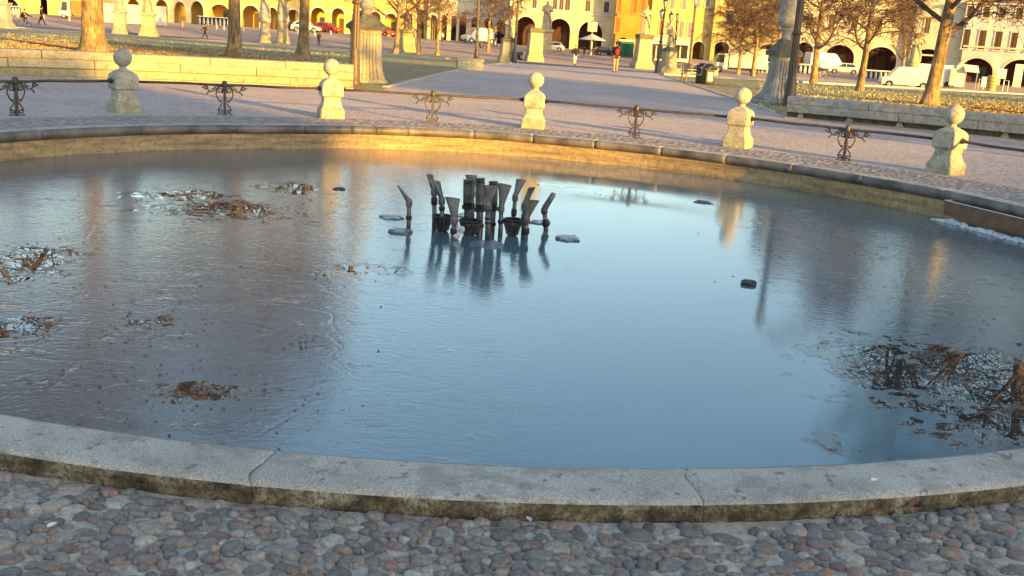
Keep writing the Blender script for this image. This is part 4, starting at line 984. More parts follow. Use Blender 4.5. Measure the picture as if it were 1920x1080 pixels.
seg(r, p, 1468, 'urn', [(53, 10), (47, 15), (40, 18), (34, 18.5), (31, 16), (29, 17), (0, 17.5), (-30, 18), (-34, 21), (-40, 20), (-46, 10), (-56, 7), (-62, 3)], M_STONE2, sq=False, smooth=True)
M_LGLASS = mat('milky lamp glass', (.55, .50, .44), .3, .1, 5, spec=.5, bst=0)
M_BRIRON = mat('brown painted iron', (.10, .062, .035), .5, .4, 10, (.05, .035, .025), .3, spec=.5)
def lamp_post(label, px, yb, xt, yt, w0, w1, m, lantern=True, flutes=10, scale_l=1.0, collar=(), ped=True, H=None):
    p = G(px, yb); root = thing('street_lamp', label, 'street lamp', p, .2, 'cast iron street lamps'); Y = p.y
    T = at(xt, yt, Y) - p
    if H: T = T.normalized() * H
    T.y = 0; T.x *= .6
    r0, r1 = wpx(p, w0) / 2, wpx(p, w1) / 2
    mb = MB(); mb.smooth = True; n = 12
    hb = min(1.15, T.z * .25)
    if ped:
        mb.lathe([(r0 * 1.15, -.05), (r0 * 1.15, .12), (r0 * 1.0, .16), (r0 * .92, hb * .55), (r0 * .80, hb * .8), (r0 * .62, hb * .86), (r0 * .70, hb * .92), (r0 * .52, hb), (r0 * .6, hb * 1.04), (r0 * .48, hb * 1.08)], 8); mb.smooth = False; mb.build('base', m, root)
    mb = MB(); rings = []
    zz = [hb * .9, hb * 1.4, T.z * .5, T.z * .8, T.z]; nn = 20
    for z in zz:
        c = T * (z / T.z); rr = r1 * (1.25 - .35 * z / T.z)
        rings.append([(c.x + rr * (1 - .14 * (q % 2)) * math.cos(T2 * q / nn), c.y + rr * (1 - .14 * (q % 2)) * math.sin(T2 * q / nn), z) for q in range(nn)])
    mb.loft(rings, True); mb.build('shaft', m, root)
    for z in (hb * 2.1, T.z * .62, T.z * .97):
        c = T * (z / T.z); mb = MB(); mb.smooth = True; mb.lathe([(r1 * 1.2, -.05), (r1 * 1.6, -.02), (r1 * 1.6, .03), (r1 * 1.2, .06)], 14, Matrix.Translation(c)); mb.build('collar', m, root)
    if lantern: lantern_parts(root, T, scale_l, m)
    return root, p, T
def lantern_parts(root, T, s, m):
    T = Vector(T)
    mb = MB(); mb.lathe([(.04 * s, 0), (.09 * s, .03 * s), (.06 * s, .08 * s), (.11 * s, .12 * s)], 6, Matrix.Translation(T)); ft = mb.build('lantern', m, root)
    mb = MB(); mb.lathe([(.11 * s, .12 * s), (.20 * s, .58 * s)], 6, Matrix.Translation(T)); mb.build('lamp_glass', M_LGLASS, ft)
    mb = MB(); mb.lathe([(.23 * s, .58 * s), (.22 * s, .62 * s), (.10 * s, .76 * s), (.04 * s, .80 * s), (.05 * s, .86 * s), (.01 * s, .95 * s)], 6, Matrix.Translation(T)); mb.build('lantern_roof', m, ft)
    mb = MB()
    for k in range(6): a = T2 * k / 6; mb.tube([T + Vector((.115 * s * math.cos(a), .115 * s * math.sin(a), .12 * s)), T + Vector((.205 * s * math.cos(a), .205 * s * math.sin(a), .58 * s))], .012 * s, 4)
    mb.build('lantern_bars', m, ft)
lamp_post('brown fluted lamp post standing before the left stone monument', 664, 161, 670, 0, 21, 11, M_BRIRON, H=5.2)
lamp_post('dark lamp post leaning beside the grey urn monument on the right', 1478, 201, 1500, 0, 24, 12, M_IRON, H=6.2)
lamp_post('slim black lamp post with a hanging litter bag left of the avenue', 893, 110, 897, 0, 9, 4.5, M_IRON, H=6.5)
lamp_post('slim dark lamp post just left of the black litter bins', 1291, 136, 1302, 30, 8, 4.5, M_BRIRON, H=7.0)
p = G(897, 108); mb = MB(); mb.smooth = True; mb.sphere((.22, -.1, hpx(p, 897, 84)), .24, 14, 10, sc=(.9, .7, 1.5)); tag(mb.build('litter_bag', M_IRON, loc=p), 'black litter bag hanging on the slim lamp post by the avenue', 'litter bag')
def multi(label, px, yb, xt, yt, heads, w0=10):
    root, p, T = lamp_post(label, px, yb, xt, yt, w0, 4.5, M_IRON, lantern=False)
    lantern_parts(root, T, .95, M_IRON)
    for (hx, hy) in heads:
        c = at(hx, hy, p.y) - p; s = T * .72
        mb = MB(); mb.smooth = True; mb.tube([s, s.lerp(c, .5) + Vector((0, 0, -.18)), c + Vector((0, 0, -.05)), c], .03, 6); mb.build('lamp_arm', M_IRON, root); lantern_parts(root, c, .95, M_IRON)
multi('black lamp post with several lanterns left of the avenue', 964, 118, 972, 0, [(957, 14), (979, 15)])
multi('black lamp post with several lanterns at the right corner of the avenue', 1232, 137, 1249, 16, [(1240, 36), (1258, 42)])
lamp_post('thin lamp post with one lantern behind the small flowered pedestal', 1262, 131, 1268, 38, 6, 3.2, M_IRON)
def robed(root, p, px, yb, yt, m, lean=0, seed=1, arm=1):
    """draped stone figure from photo row yb (feet) to yt (head)"""
    z0, z1 = hpx(p, px, yb), hpx(p, px, yt); H = z1 - z0; random.seed(seed); mb = MB(); rings = []
    prof = [(0, .17), (.06, .165), (.25, .145), (.42, .14), (.55, .115), (.62, .12), (.72, .15), (.80, .155), (.84, .10), (.865, .05), (.885, .05)]
    for k, (h, r) in enumerate(prof):
        row = []
        for q in range(20):
            a = T2 * q / 20; f = 1 + (.10 * math.sin(5 * a + seed) + .06 * math.sin(9 * a + k * .3)) * (1 if h < .6 else .3)
            row.append((r * H * 1.15 * f * math.cos(a) + lean * h * H, r * H * .8 * f * math.sin(a), z0 + h * H))
        rings.append(row)
    mb.loft(rings, True); mb.sphere((lean * H * .93, -.01 * H, z0 + .935 * H), .062 * H, 14, 10, sc=(.85, 1, 1.15))
    for s in (-1, 1):
        sh = Vector((s * .15 * H + lean * H * .8, 0, z0 + .80 * H)); el = sh + Vector((s * .05 * H, -.04 * H, -.17 * H)); ha = el + Vector((-s * .10 * H, -.12 * H, (.05 if s == arm else -.02) * H))
        mb.tube([sh, el, ha], [.05 * H, .042 * H, .028 * H], 8)
    mb.tube([Vector((-.16 * H, -.05 * H, z0 + .8 * H)), Vector((0, -.13 * H, z0 + .6 * H)), Vector((.14 * H, -.12 * H, z0 + .3 * H)), Vector((.15 * H, -.10 * H, z0 + .05 * H))], [.03 * H, .045 * H, .04 * H, .03 * H], 7)
    o = mb.build('figure', m, root); md = o.modifiers.new('r', 'REMESH'); md.mode = 'VOXEL'; md.voxel_size = max(.022 * H, .02); md.use_smooth_shade = True
    return o
def statue(label, px, yb, rows, fy=None, sq=True, m=None, lean=0, seed=1, rz=.2, capm=None, fx=None, bowl=None, grp='statues on pedestals round the island'):
    p = G(px, yb); root = thing('statue', label, 'statue', p, rz, grp); m = m or M_STONE2
    k = max(1, len(rows) - 3)
    seg(root, p, px, 'pedestal', rows[:k + 1], m, sq); seg(root, p, px, 'pedestal_cap', rows[k:], capm or m, sq)
    if fy: robed(root, p, px if fx is None else fx, rows[-1][0], fy, m, lean, seed)
    return root
statue('pale statue pedestal cut by the left picture edge', 2, 53, [(54, 24), (50, 22), (40, 16), (10, 15), (8, 17), (4, 18)], -70, seed=2)
statue('statue on a square pedestal, left of the pair seen right of the golden tree', 226, 63, [(66, 15), (62, 14), (54, 10.5), (28, 9), (25, 10), (22, 12), (19, 12)], -38, seed=3, lean=.05)
statue('statue on a flared pedestal, right one of the pair right of the golden tree', 279, 68, [(71, 18), (68, 17), (52, 11.5), (32, 10), (30, 11), (27, 13), (24, 13)], -36, seed=4, m=M_STONEY)
statue('statue on a round pedestal left of the pair before the third tree', 497, 80, [(82, 13), (79, 12), (68, 10), (44, 8.5), (42, 10), (39, 11), (36, 10.5)], -26, sq=False, seed=5)
statue('pale robed statue on a pale pedestal just left of the third tree', 530, 82, [(84, 15), (81, 14), (66, 10.5), (50, 9.5), (47, 10), (44, 10.5), (41, 10)], -24, sq=False, seed=6, m=M_STONEY)
statue('pedestal with a low statue between the trees right of the left monument', 763, 97, [(100, 18), (97, 17), (84, 14), (62, 13), (60, 15), (57, 15.5), (55, 14)], 20, seed=7, m=M_STONEY)
statue('stone pedestal with a crest left of the avenue below the lanterns', 951, 117, [(119, 18), (113, 17), (100, 13), (80, 11.5), (78, 13), (74, 14), (70, 9)], 30, seed=8, m=M_STONEY, capm=M_STONED)
statue('empty square pedestal with a dark cap at the left side of the avenue', 1001, 115, [(118, 16), (108, 15.5), (102, 13), (62, 11.5), (61, 12), (60, 13.5), (52, 13.5)], None, m=M_STONEY, capm=M_STONED)
statue('large robed sunlit statue behind the dark capped pedestal', 1021, 99, [(101, 11), (96, 10.5), (90, 10), (62, 10), (60, 12), (57, 12.5), (54, 12)], 1, m=M_STONEY, seed=9)
statue('bright robed bishop statue on the right side of the avenue', 1203, 129, [(132, 19), (122, 18.5), (112, 14), (76, 12), (73, 13), (66, 14), (64, 14)], 9, m=M_STONEY, seed=10, capm=M_STONED, fx=1203, lean=.0)
statue('small pedestal topped by a carved urn behind the lantern post', 1252, 137, [(140, 20), (130, 19), (124, 12), (98, 10.5), (96, 11.5), (93, 12.5), (88, 7)], 48, m=M_STONEY, seed=11, capm=M_STONED)
statue('statue on a round bright pedestal before the long white stall', 1707, 161, [(165, 19), (161, 17), (150, 12.5), (128, 11), (125, 12), (121, 13), (118, 11)], 62, sq=False, m=M_STONEY, seed=12)
# stone benches and bins by the avenue
p = G(880, 131); t = thing('stone_block_bench', 'short stone block bench at the left edge of the avenue', 'stone bench', p, .2); mb = MB(); mb.box((0, 0, .22), (1.25, .6, .48), bev=.02); mb.build('block', M_STONE2, t); mb = MB(); mb.box((0, 0, .49), (1.35, .68, .09), bev=.02); mb.build('seat', M_STONE2, t)
M_BIN = mat('black plastic bin', (.018, .018, .02), .35, .3, 8, spec=.5, bst=.1); M_POST = mat('printed notice', (.45, .30, .28), .6, .5, 40, (.75, .7, .66), 0)
def bin_(px, py, label, poster, w=.50, h=1.02, s=1):
    p = G(px, py); t = thing('litter_bin', label, 'litter bin', p, .15, 'black litter bins'); mb = MB(); mb.lathe([(w * .43, 0), (w * .5, .06), (w * .5, h * .72), (w * .47, h * .74)], sq=True, ch=.3); mb.build('body', M_BIN, t)
    mb = MB(); mb.smooth = True; mb.lathe([(w * .53, h * .80), (w * .53, h * .86), (w * .40, h * .96), (w * .2, h)], sq=True, ch=.4); mb.build('lid', M_BIN, t)
    for a in (-1, 1): mb = MB(); mb.box((a * w * .42, 0, h * .77), (.05, w * .8, h * .12)); mb.build('lid_support', M_BIN, t)
    if poster: mb = MB(); mb.box((0.04, -w * .505, h * .38), (w * .55, .012, h * .42)); mb.build('notice', M_POST, t)
bin_(1314, 156, 'black litter bin without a notice, left one beside the wooden bench', False); bin_(1326, 158, 'black litter bin with a pale notice on its front', True)
bin_(969, 112, 'small black litter bin beside the left lantern post', False, .42, .95); bin_(976, 112, 'small black litter bin with a pale front beside the left lantern post', True, .42, .95)
def bench2(px, py, label, L=1.6, rz=0):
    p = G(px, py); t = thing('park_bench', label, 'bench', p, rz); mt = mat('weathered bench wood', (.22, .2, .18), .8, .4, 12)
    mb = MB(); [mb.box((0, -.2 + k * .12, .45), (L, .1, .04)) for k in range(4)]; mb.build('seat', mt, t)
    mb = MB(); [mb.box((0, .26 + k * .02, .6 + k * .14), (L, .03, .1)) for k in range(3)]; mb.build('backrest', mt, t)
    for s in (-1, 1): mb = MB(); mb.box((s * L * .4, -.18, .21), (.06, .06, .42)); mb.box((s * L * .4, .24, .45), (.06, .06, .9)); mb.build('leg', M_BIN, t)
bench2(1296, 156, 'weathered wooden bench left of the black litter bins', 1.1, .4)
# ------------------------------------------------------------------ people
M_SKIN = mat('skin', (.45, .26, .17), .6, .1, 10, bst=0)
def cloth(n, c): return mat(n, c, .9, .25, 9, bst=.2)
M_HAIR = cloth('dark hair', (.035, .022, .016)); M_BLK = cloth('black cloth', (.014, .014, .018)); M_NAVY = cloth('navy cloth', (.022, .03, .055)); M_TAN = cloth('tan cloth', (.42, .30, .17)); M_GRYC = cloth('grey cloth', (.32, .31, .32)); M_RED = cloth('red cloth', (.34, .035, .03)); M_BRN = cloth('brown cloth', (.12, .07, .045)); M_ORC = cloth('orange cloth', (.6, .2, .03)); M_SHOE = cloth('shoe', (.02, .018, .016)); M_PALE = cloth('pale cloth', (.55, .5, .45))
def person(label, px, yt, yb, rz, coat, pants, stride=.28, hood=False, longc=False, pack=None, arms=(.15, -.15), sit=False, hair=M_HAIR, bag=None, pos=None, reach=0):
    p = pos or G(px, yb); Hh = (hpx(p, px, yt) if pos is None else 1.72); s = Hh / 1.75 / (0.74 if sit else 1)
    root = thing('person', label, 'person', p, rz); root.scale = (s, s, s)
    dz = -.32 if sit else 0
    V = []; E_ = []; R = []
    def vt(c, r, par=None):
        V.append((c[0], c[1], c[2] + (dz if True else 0) if c[2] > .93 else c[2])); R.append(r)
        if par is not None: E_.append((par, len(V) - 1))
        return len(V) - 1
    def Z(c): return Vector((c[0], c[1], c[2] + (dz if c[2] > .93 else 0)))
    lean = .06 + reach * .3
    pel = vt((0, 0, .95), .12); sp = vt((0, lean * .4, 1.14), .115, pel); ch = vt((0, lean * .8, 1.34), .135, sp); nk = vt((0, lean, 1.49), .055, ch); hd = vt((0, lean + .02, 1.58), .075, nk); hc_ = vt((0, lean + .03, 1.66), .085, hd); vt((0, lean + .02, 1.73), .05, hc_); vt((0, lean + .125, 1.615), .014, hc_)
    legs = []; armp = []
    for i, sd_ in enumerate((-1, 1)):
        st = stride * (1 if i else -1)
        if sit: hip, kn, an, to = (sd_ * .09, 0, .9), (sd_ * .11, .36, .62), (sd_ * .11, .34 - .1 * sd_, .30 + .08 * sd_), (sd_ * .11, .46 - .1 * sd_, .26 + .08 * sd_)
        else: hip, kn, an, to = (sd_ * .09, 0, .9), (sd_ * .10, st * .45 + .05, .50), (sd_ * .10, st, .09), (sd_ * .12, st + .15, .035)
        if sit: hip = (hip[0], hip[1], .66)
        a = vt(hip, .09, pel); b = vt(kn, .058, a); c = vt(an, .04, b); vt(to, .035, c); legs.append((hip, kn, an, to))
        f = arms[i]; sh = (sd_ * .17, lean * .8, 1.42); el = (sd_ * .25, lean * .8 + f * .5 - .03 + reach * .2, 1.16 + reach * .05); wr = (sd_ * .26, lean * .8 + f * 1.1 + .06 + reach * .45, .94 + reach * .22)
        a = vt(sh, .06, ch); b = vt(el, .042, a); c = vt(wr, .028, b); pm = vt((wr[0], wr[1] + .03, wr[2] - .07), .03, c); armp.append((sh, el, wr))
        for k in range(4): q = vt((wr[0] - sd_ * (.025 - .017 * k) * 1, wr[1] + .035 + .016 * (k - 1.5), wr[2] - .115), .010, pm); vt((wr[0] - sd_ * (.03 - .017 * k), wr[1] + .06 + .018 * (k - 1.5), wr[2] - .155 + .006 * abs(k - 1.5)), .009, q)
        q = vt((wr[0] - sd_ * .035, wr[1] + .055, wr[2] - .075), .011, pm); vt((wr[0] - sd_ * .04, wr[1] + .08, wr[2] - .105), .009, q)
    me = bpy.data.meshes.new('body'); me.from_pydata(V, E_, []); me.materials.append(M_SKIN); o = bpy.data.objects.new('body', me); C.objects.link(o); o.parent = root
    sk = o.modifiers.new('skin', 'SKIN'); o.modifiers.new('sub', 'SUBSURF').levels = 1
    for i, v in enumerate(me.skin_vertices[0].data): v.radius = (R[i], R[i]); v.use_root = (i == 0)
    # clothes
    mb = MB(); mb.smooth = True; hem = .52 if longc else .82
    rows = [(hem, .21 if longc else .18, .15), (.95, .17, .125), (1.12, .165, .12), (1.30, .20, .135), (1.42, .19, .12), (1.48, .09, .08), (1.51, .075, .07)]
    if sit: rows = [(.93, .18, .16)] + rows[1:]
    mb.loft([[(a * math.cos(T2 * k / 14), b * math.sin(T2 * k / 14) + lean * min(1, (z - .8)), Z((0, 0, z)).z) for k in range(14)] for z, a, b in rows], True)
    for sh, el, wr in armp: mb.tube([Z(sh) + Vector((0, 0, .02)), Z(el), Z(wr)], [.075, .058, .042], 8)
    mb.build('coat', coat, root)
    for hip, kn, an, to in legs:
        mb = MB(); mb.smooth = True; mb.tube([Vector(hip) + Vector((0, 0, .06)), Vector(kn), Vector(an) + Vector((0, 0, .01))], [.105, .075, .058], 9); mb.build('trouser_leg', pants, root)
        mb = MB(); mb.smooth = True; d = Vector(to) - Vector(an); mb.sphere(Vector(an).lerp(Vector(to), .55) + Vector((0, 0, -.01)), .055, 10, 6, sc=(.9, 2.2, .9)); mb.build('shoe', M_SHOE, root)
    hcz = Z((0, lean + .0, 1.67)); mb = MB(); mb.smooth = True; mb.sphere(hcz + Vector((0, -.015, .015)), .108 if not hood else .125, 14, 10, sc=(.88, 1, .98)); mb.v = [(x, min(y, hcz.y + .075), z) for x, y, z in mb.v]; mb.build('hood' if hood else 'hair', coat if hood else hair, root)
    if pack: mb = MB(); mb.smooth = True; mb.sphere((0, -.20 + lean, Z((0, 0, 1.2)).z), .17, 12, 8, sc=(.9, .6, 1.25)); mb.build('backpack', pack, root)
    if bag: mb = MB(); w = armp[1][2]; mb.box((w[0] + .02, w[1], w[2] - .33), (.12, .34, .36), bev=.02); mb.build('shopping_bag', bag, root)
    return root
person('person in black with a hood strolling on the far left pavement', 78, 12, 46, -1.2, M_BLK, M_BLK, .3, hood=True, longc=True)
person('person in black striding between the cream arches and the second tree', 385, 45, 72, 1.5, M_BLK, M_BLK, .38, arms=(.4, -.3))
person('person in a brown coat standing right of the third tree', 598, 60, 85, 3.0, M_BRN, M_BRN, .05, longc=True)
person('person in a pale hooded jacket and dark trousers right of the left monument', 709, 66, 92, .4, M_PALE, M_NAVY, .15, hood=True, pack=M_BLK)
person('small person in pale clothes beyond the thin rightmost tree', 830, 60, 79, 1.0, M_PALE, M_BRN, .15, hair=M_ORC)
person('person in a dark coat with tan trousers near the white van', 929, 59, 86, 2.2, M_NAVY, M_TAN, .15)
person('person in a black jacket and pale trousers walking along the avenue', 1077, 84, 122, 3.3, M_BLK, M_PALE, .3, arms=(.1, -.2))
person('big man in navy jacket with tan trousers and a red backpack on the avenue', 1153, 78, 136, .1, M_NAVY, M_TAN, .12, pack=M_RED, arms=(-.05, .1))
person('dark figure on the far side of the avenue, left of the banner pole', 1095, 87, 104, .4, M_BLK, M_NAVY, .2)
person('dark figure standing right of the bishop statue', 1222, 103, 126, .8, M_BLK, M_BLK, .1)
# ------------------------------------------------------------------ bicycles
M_TYRE = mat('black rubber', (.015, .015, .015), .8, .2, 10, bst=0); M_STEEL = mat('bright steel', (.55, .55, .55), .3, .2, 10, metal=.8, bst=0)
M_WPAINT = mat('white paint', (.62, .60, .56), .35, .08, 2, spec=.5, bst=0); M_REDP = mat('red car paint', (.62, .016, .02), .3, .08, 2, spec=.6, bst=0); M_DKP = mat('dark car paint', (.03, .035, .045), .3, .1, 2, spec=.6, bst=0)
def bicycle(label, pos, rz, m, s=1, child=None):
    t = thing('bicycle', label, 'bicycle', pos, rz); t.scale = (s, s, s)
    for x in (-.52, .52):
        mb = MB(); mb.smooth = True; mb.tube([(x + .33 * math.cos(T2 * k / 20), 0, .34 + .33 * math.sin(T2 * k / 20)) for k in range(21)], .022, 6, cap=False); w_ = mb.build('wheel', M_TYRE, t)
        mb = MB(); [mb.tube([(x, 0, .34), (x + .32 * math.cos(T2 * k / 10), 0, .34 + .32 * math.sin(T2 * k / 10))], .004, 3) for k in range(10)]; mb.build('spokes', M_STEEL, w_)
    mb = MB(); mb.smooth = True
    for a, b in (((-.52, .34), (-.12, .30)), ((-.12, .30), (-.24, .82)), ((-.24, .78), (.34, .80)), ((-.12, .30), (.36, .72)), ((-.52, .34), (-.23, .76)), ((.36, .86), (.52, .34))): mb.tube([(a[0], 0, a[1]), (b[0], 0, b[1])], .018, 6)
    mb.build('frame', m, t)
    mb = MB(); mb.box((-.25, 0, .87), (.25, .13, .06), bev=.02); mb.build('saddle', M_TYRE, t)
    mb = MB(); mb.smooth = True; mb.tube([(.36, 0, .84), (.38, 0, .98)], .015, 6); mb.tube([(.26, -.27, 1.0), (.38, -.2, .99), (.38, .2, .99), (.26, .27, 1.0)], .014, 6); mb.build('handlebar', M_STEEL, t)
    return t
p = G(46, 51); bicycle('pale bicycle ridden on the far left pavement', p, -.1, M_PALE, 1.0)
cy = person('dark clad cyclist crouching over a pale bicycle at the far left', 46, 0, 51, -1.67, M_BLK, M_BLK, sit=True, pos=G(46, 51) + Vector((-.25, -.03, .24)), reach=.8)
p = G(1540, 147); bicycle('pale bicycle leaning by the trunk behind the right lamp post', p, -.25, M_WPAINT, 1.0)
# ------------------------------------------------------------------ vehicles
def vehicle(label, kind, px, yb, hpix, rz, paint, name='parked_car', cat='car', group='cars parked round the square', roofitem=None):
    p = G(px, yb); L, W, H = {'car': (4.1, 1.75, 1.5), 'van': (5.0, 1.95, 2.2)}[kind]; sc_ = hpx(p, px, yb - hpix) / H
    t = thing(name, label, cat, p, rz, group); t.scale = (sc_,) * 3; l = L / 2
    if kind == 'car':
        prof = [(-l, .42), (-l, .78), (-l + .1, .92), (-l + .35, .98), (l - 1.25, .95), (l - .25, .78), (l, .62), (l, .34)]
        cab = [(-l + .12, .93), (-l + .55, 1.40), (-l + 1.1, H), (.25, H), (.55, 1.43), (l - 1.05, .90)]
    else:
        prof = [(-l, .40), (-l, 1.15), (-l + .02, 1.2), (l - 1.0, 1.2), (l - .35, 1.05), (l, .92), (l, .38)]
        cab = [(-l, 1.19), (-l + .06, 2.1), (-l + .2, H), (l - 1.9, H), (l - 1.5, 2.08), (l - .75, 1.15)]
    wx = (-l + .78, l - .80); rw = .33
    def body(pr, w, tw=None):
        mb = MB(); tw = tw or w; zs = [z for _, z in pr]; mn, mx = min(zs), max(zs)
        f = lambda z: (w + (tw - w) * (z - mn) / (mx - mn)) / 2
        n = len(pr); mb.add([(x, -f(z), z) for x, z in pr] + [(x, f(z), z) for x, z in pr], [tuple(range(n)), tuple(reversed(range(n, 2 * n)))] + [(i, i + n, (i + 1) % n + n, (i + 1) % n) for i in range(n)]); return mb
    # lower edge with wheel arches
    low = []
    for cx in sorted(wx, reverse=True):
        low += [(cx + .40 * math.cos(math.pi * k / 6), .34 + .38 * math.sin(math.pi * k / 6)) for k in range(7)]
    b = body(prof[:-1] + [prof[-1]] + [(l - .05, .28)] + [(x, max(z, .28)) for x, z in low] + [(-l + .05, .28)], W); o = b.build('body', paint, t); bv = o.modifiers.new('b', 'BEVEL'); bv.width = .06; bv.segments = 2; bv.limit_method = 'ANGLE'
    b = body(cab, W - .06, W - .42 if kind == 'car' else W - .2); o = b.build('cabin', paint, t); bv = o.modifiers.new('b', 'BEVEL'); bv.width = .05; bv.segments = 2; bv.limit_method = 'ANGLE'
    wn = [[(-l + .55, 1.0), (-l + .85, 1.37), (-.28, 1.40), (-.28, .99)], [(-.20, .99), (-.20, 1.40), (.22, 1.40), (l - 1.25, .97)]] if kind == 'car' else [[(l - 2.2, 1.25), (l - 2.2, 1.95), (l - 1.55, 1.95), (l - 1.0, 1.25)]]
    for w_ in wn:
        for s in (-1, 1):
            f = lambda z: s * ((W - .06) / 2 - ((.36 if kind == 'car' else .14) / 2) * (z - .93) / (.57 if kind == 'car' else 1.0) + .012)
            mb = MB(); pts = [(x, f(z), z) for x, z in w_]; mb.add(pts + [(x, y - s * .03, z) for x, y, z in pts], [(0, 1, 2, 3), (7, 6, 5, 4)] + [(i, (i + 1) % 4, (i + 1) % 4 + 4, i + 4) for i in range(4)]); mb.build('side_window', M_GLASS, t)
    if kind == 'car': fs = [((.60, 1.39), (l - 1.07, .95)), ((-l + .5, 1.36), (-l + .17, 1.0))]
    else: fs = [((l - 1.47, 2.02), (l - .82, 1.22))]
    for i, (a, b_) in enumerate(fs):
        k = 1 if i == 0 else -1; hw0, hw1 = (W - .44) / 2 - .06, (W - .1) / 2 - .08
        mb = MB(); mb.add([(a[0] + k * .03, -hw0, a[1]), (a[0] + k * .03, hw0, a[1]), (b_[0] + k * .03, hw1, b_[1]), (b_[0] + k * .03, -hw1, b_[1]), (a[0] - k * .03, -hw0, a[1]), (a[0] - k * .03, hw0, a[1]), (b_[0] - k * .03, hw1, b_[1]), (b_[0] - k * .03, -hw1, b_[1])], [(0, 1, 2, 3), (7, 6, 5, 4), (0, 3, 7, 4), (1, 5, 6, 2), (0, 4, 5, 1), (3, 2, 6, 7)]); mb.build('windscreen' if i == 0 else 'rear_window', M_GLASS, t)
    for cx in wx:
        for s in (-1, 1):
            M = Matrix.Translation((cx, s * (W / 2 - .12), rw)) @ Matrix.Rotation(rad(90), 4, 'X')
            mb = MB(); mb.lathe([(rw * .6, -.1), (rw * .95, -.1), (rw, -.07), (rw, .07), (rw * .95, .1), (rw * .6, .1)], 20, M); wh = mb.build('wheel', M_TYRE, t)
            mb = MB(); mb.lathe([(rw * .6, -.11), (rw * .3, -.07), (rw * .3, .07), (rw * .6, .11)], 12, M); mb.build('rim', M_STEEL, wh)
    hz_ = .68 if kind == 'car' else .82
    for s in (-1, 1):
        mb = MB(); mb.box((l - .04, s * (W / 2 - .25), hz_), (.12, .34, .15), bev=.03); mb.build('headlight', M_STEEL, t)
        mb = MB(); mb.box((-l + .03, s * (W / 2 - .16), .88 if kind == 'car' else 1.0), (.1, .2, .2 if kind == 'car' else .4), bev=.02); mb.build('tail_light', M_REDP, t)
    for e in (-1, 1): mb = MB(); mb.box((e * (l + .0), 0, .42), (.12, W - .1, .2), bev=.03); mb.build('bumper', M_DKP if kind == 'van' else paint, t)
    mb = MB(); mb.box((l + .04, 0, .46), (.05, .48, .1)); mb.build('number_plate', M_WPAINT, t)
    return t
vehicle('white car parked behind the third tree', 'car', 574, 60, 20, .0, M_WPAINT)
vehicle('bright red car parked under the golden arcade, left of the monument', 'car', 614, 61, 19, -.5, M_REDP)
vehicle('red car with dark windows parked right of the left monument', 'car', 719, 68, 19, -.7, M_REDP)
vehicle('dark grey car parked right of the middle tree trunk', 'car', 797, 71, 16, .1, M_DKP)
vehicle('white delivery van parked behind the slim black lamp post', 'van', 897, 81, 29, 3.7, M_WPAINT, 'delivery_van', 'van', None)
vehicle('white hatchback parked beside the big robed statue', 'car', 1034, 96, 18, 3.05, M_WPAINT)
vehicle('white car parked between the pale trunk and the thin young tree', 'car', 1581, 139, 21, 2.9, M_WPAINT)
vehicle('pale van with a red lamp bar parked behind the pale trunk', 'van', 1545, 133, 34, .2, M_WPAINT, 'delivery_van', 'van', None)
vehicle('dark car parked behind the statues left of the third tree', 'car', 545, 57, 18, 1.9, M_DKP)
vehicle('dark car parked beneath the cafe umbrella arcade', 'car', 1132, 103, 15, .3, M_DKP)
def truck(label, px, yb, hp, rz, boxlen=3.6, cabonly=False, boxm=None, boxh=2.3, cabz=2.1, flip=1, Htot=3.0):
    p = G(px, yb); s_ = hpx(p, px, yb - hp) / Htot; t = thing('box_lorry', label, 'lorry', p, rz, None); t.scale = (s_,) * 3
    mb = MB(); prof = [(0, .45), (0, 1.0), (.15, 1.15), (.5, cabz), (.75, cabz + .1), (1.7, cabz + .1), (1.7, .45)]; prof = [(1.75 - x, z) for x, z in prof]; mb.prism(prof, -.95, .95); o = mb.build('cab', M_WPAINT, t); bv = o.modifiers.new('b', 'BEVEL'); bv.width = .05; bv.segments = 2; bv.limit_method = 'ANGLE'
    mb = MB(); mb.add([(1.64, -.8, 1.25), (1.64, .8, 1.25), (1.33, .75, cabz - .05), (1.33, -.75, cabz - .05)], [(0, 1, 2, 3)]); o = mb.build('windscreen', M_GLASS, t); o.modifiers.new('s', 'SOLIDIFY').thickness = .05
    for s in (-1, 1):
        mb = MB(); mb.add([(1.38, s * .965, 1.2), (1.15, s * .965, cabz - .08), (.45, s * .965, cabz - .08), (.45, s * .965, 1.2)], [(0, 1, 2, 3)]); o = mb.build('side_window', M_GLASS, t); o.modifiers.new('s', 'SOLIDIFY').thickness = .03
        mb = MB(); mb.box((1.74, s * .7, .72), (.08, .3, .16)); mb.build('headlight', M_STEEL, t)
        for cx in (1.0, -boxlen * .72):
            M = Matrix.Translation((cx, s * .82, .40)) @ Matrix.Rotation(rad(90), 4, 'X'); mb = MB(); mb.lathe([(.22, -.13), (.38, -.13), (.40, -.1), (.40, .1), (.38, .13), (.22, .13)], 20, M); w_ = mb.build('wheel', M_TYRE, t)
            mb = MB(); mb.lathe([(.22, -.14), (.1, -.08), (.1, .08), (.22, .14)], 12, M); mb.build('rim', M_STEEL, w_)
    mb = MB(); mb.box((-boxlen / 2 + .4, 0, .55), (boxlen + 1.2, .8, .16)); mb.build('chassis', M_DKP, t)
    mb = MB(); mb.box((-boxlen / 2 - .1, 0, .72 + boxh / 2), (boxlen, 2.1, boxh), bev=.03); mb.build('cargo_box', boxm or M_WPAINT, t)
    return t
truck('white box lorry parked behind the black litter bins', 1362, 137, 50, math.pi - .12, 4.3, boxh=2.25)
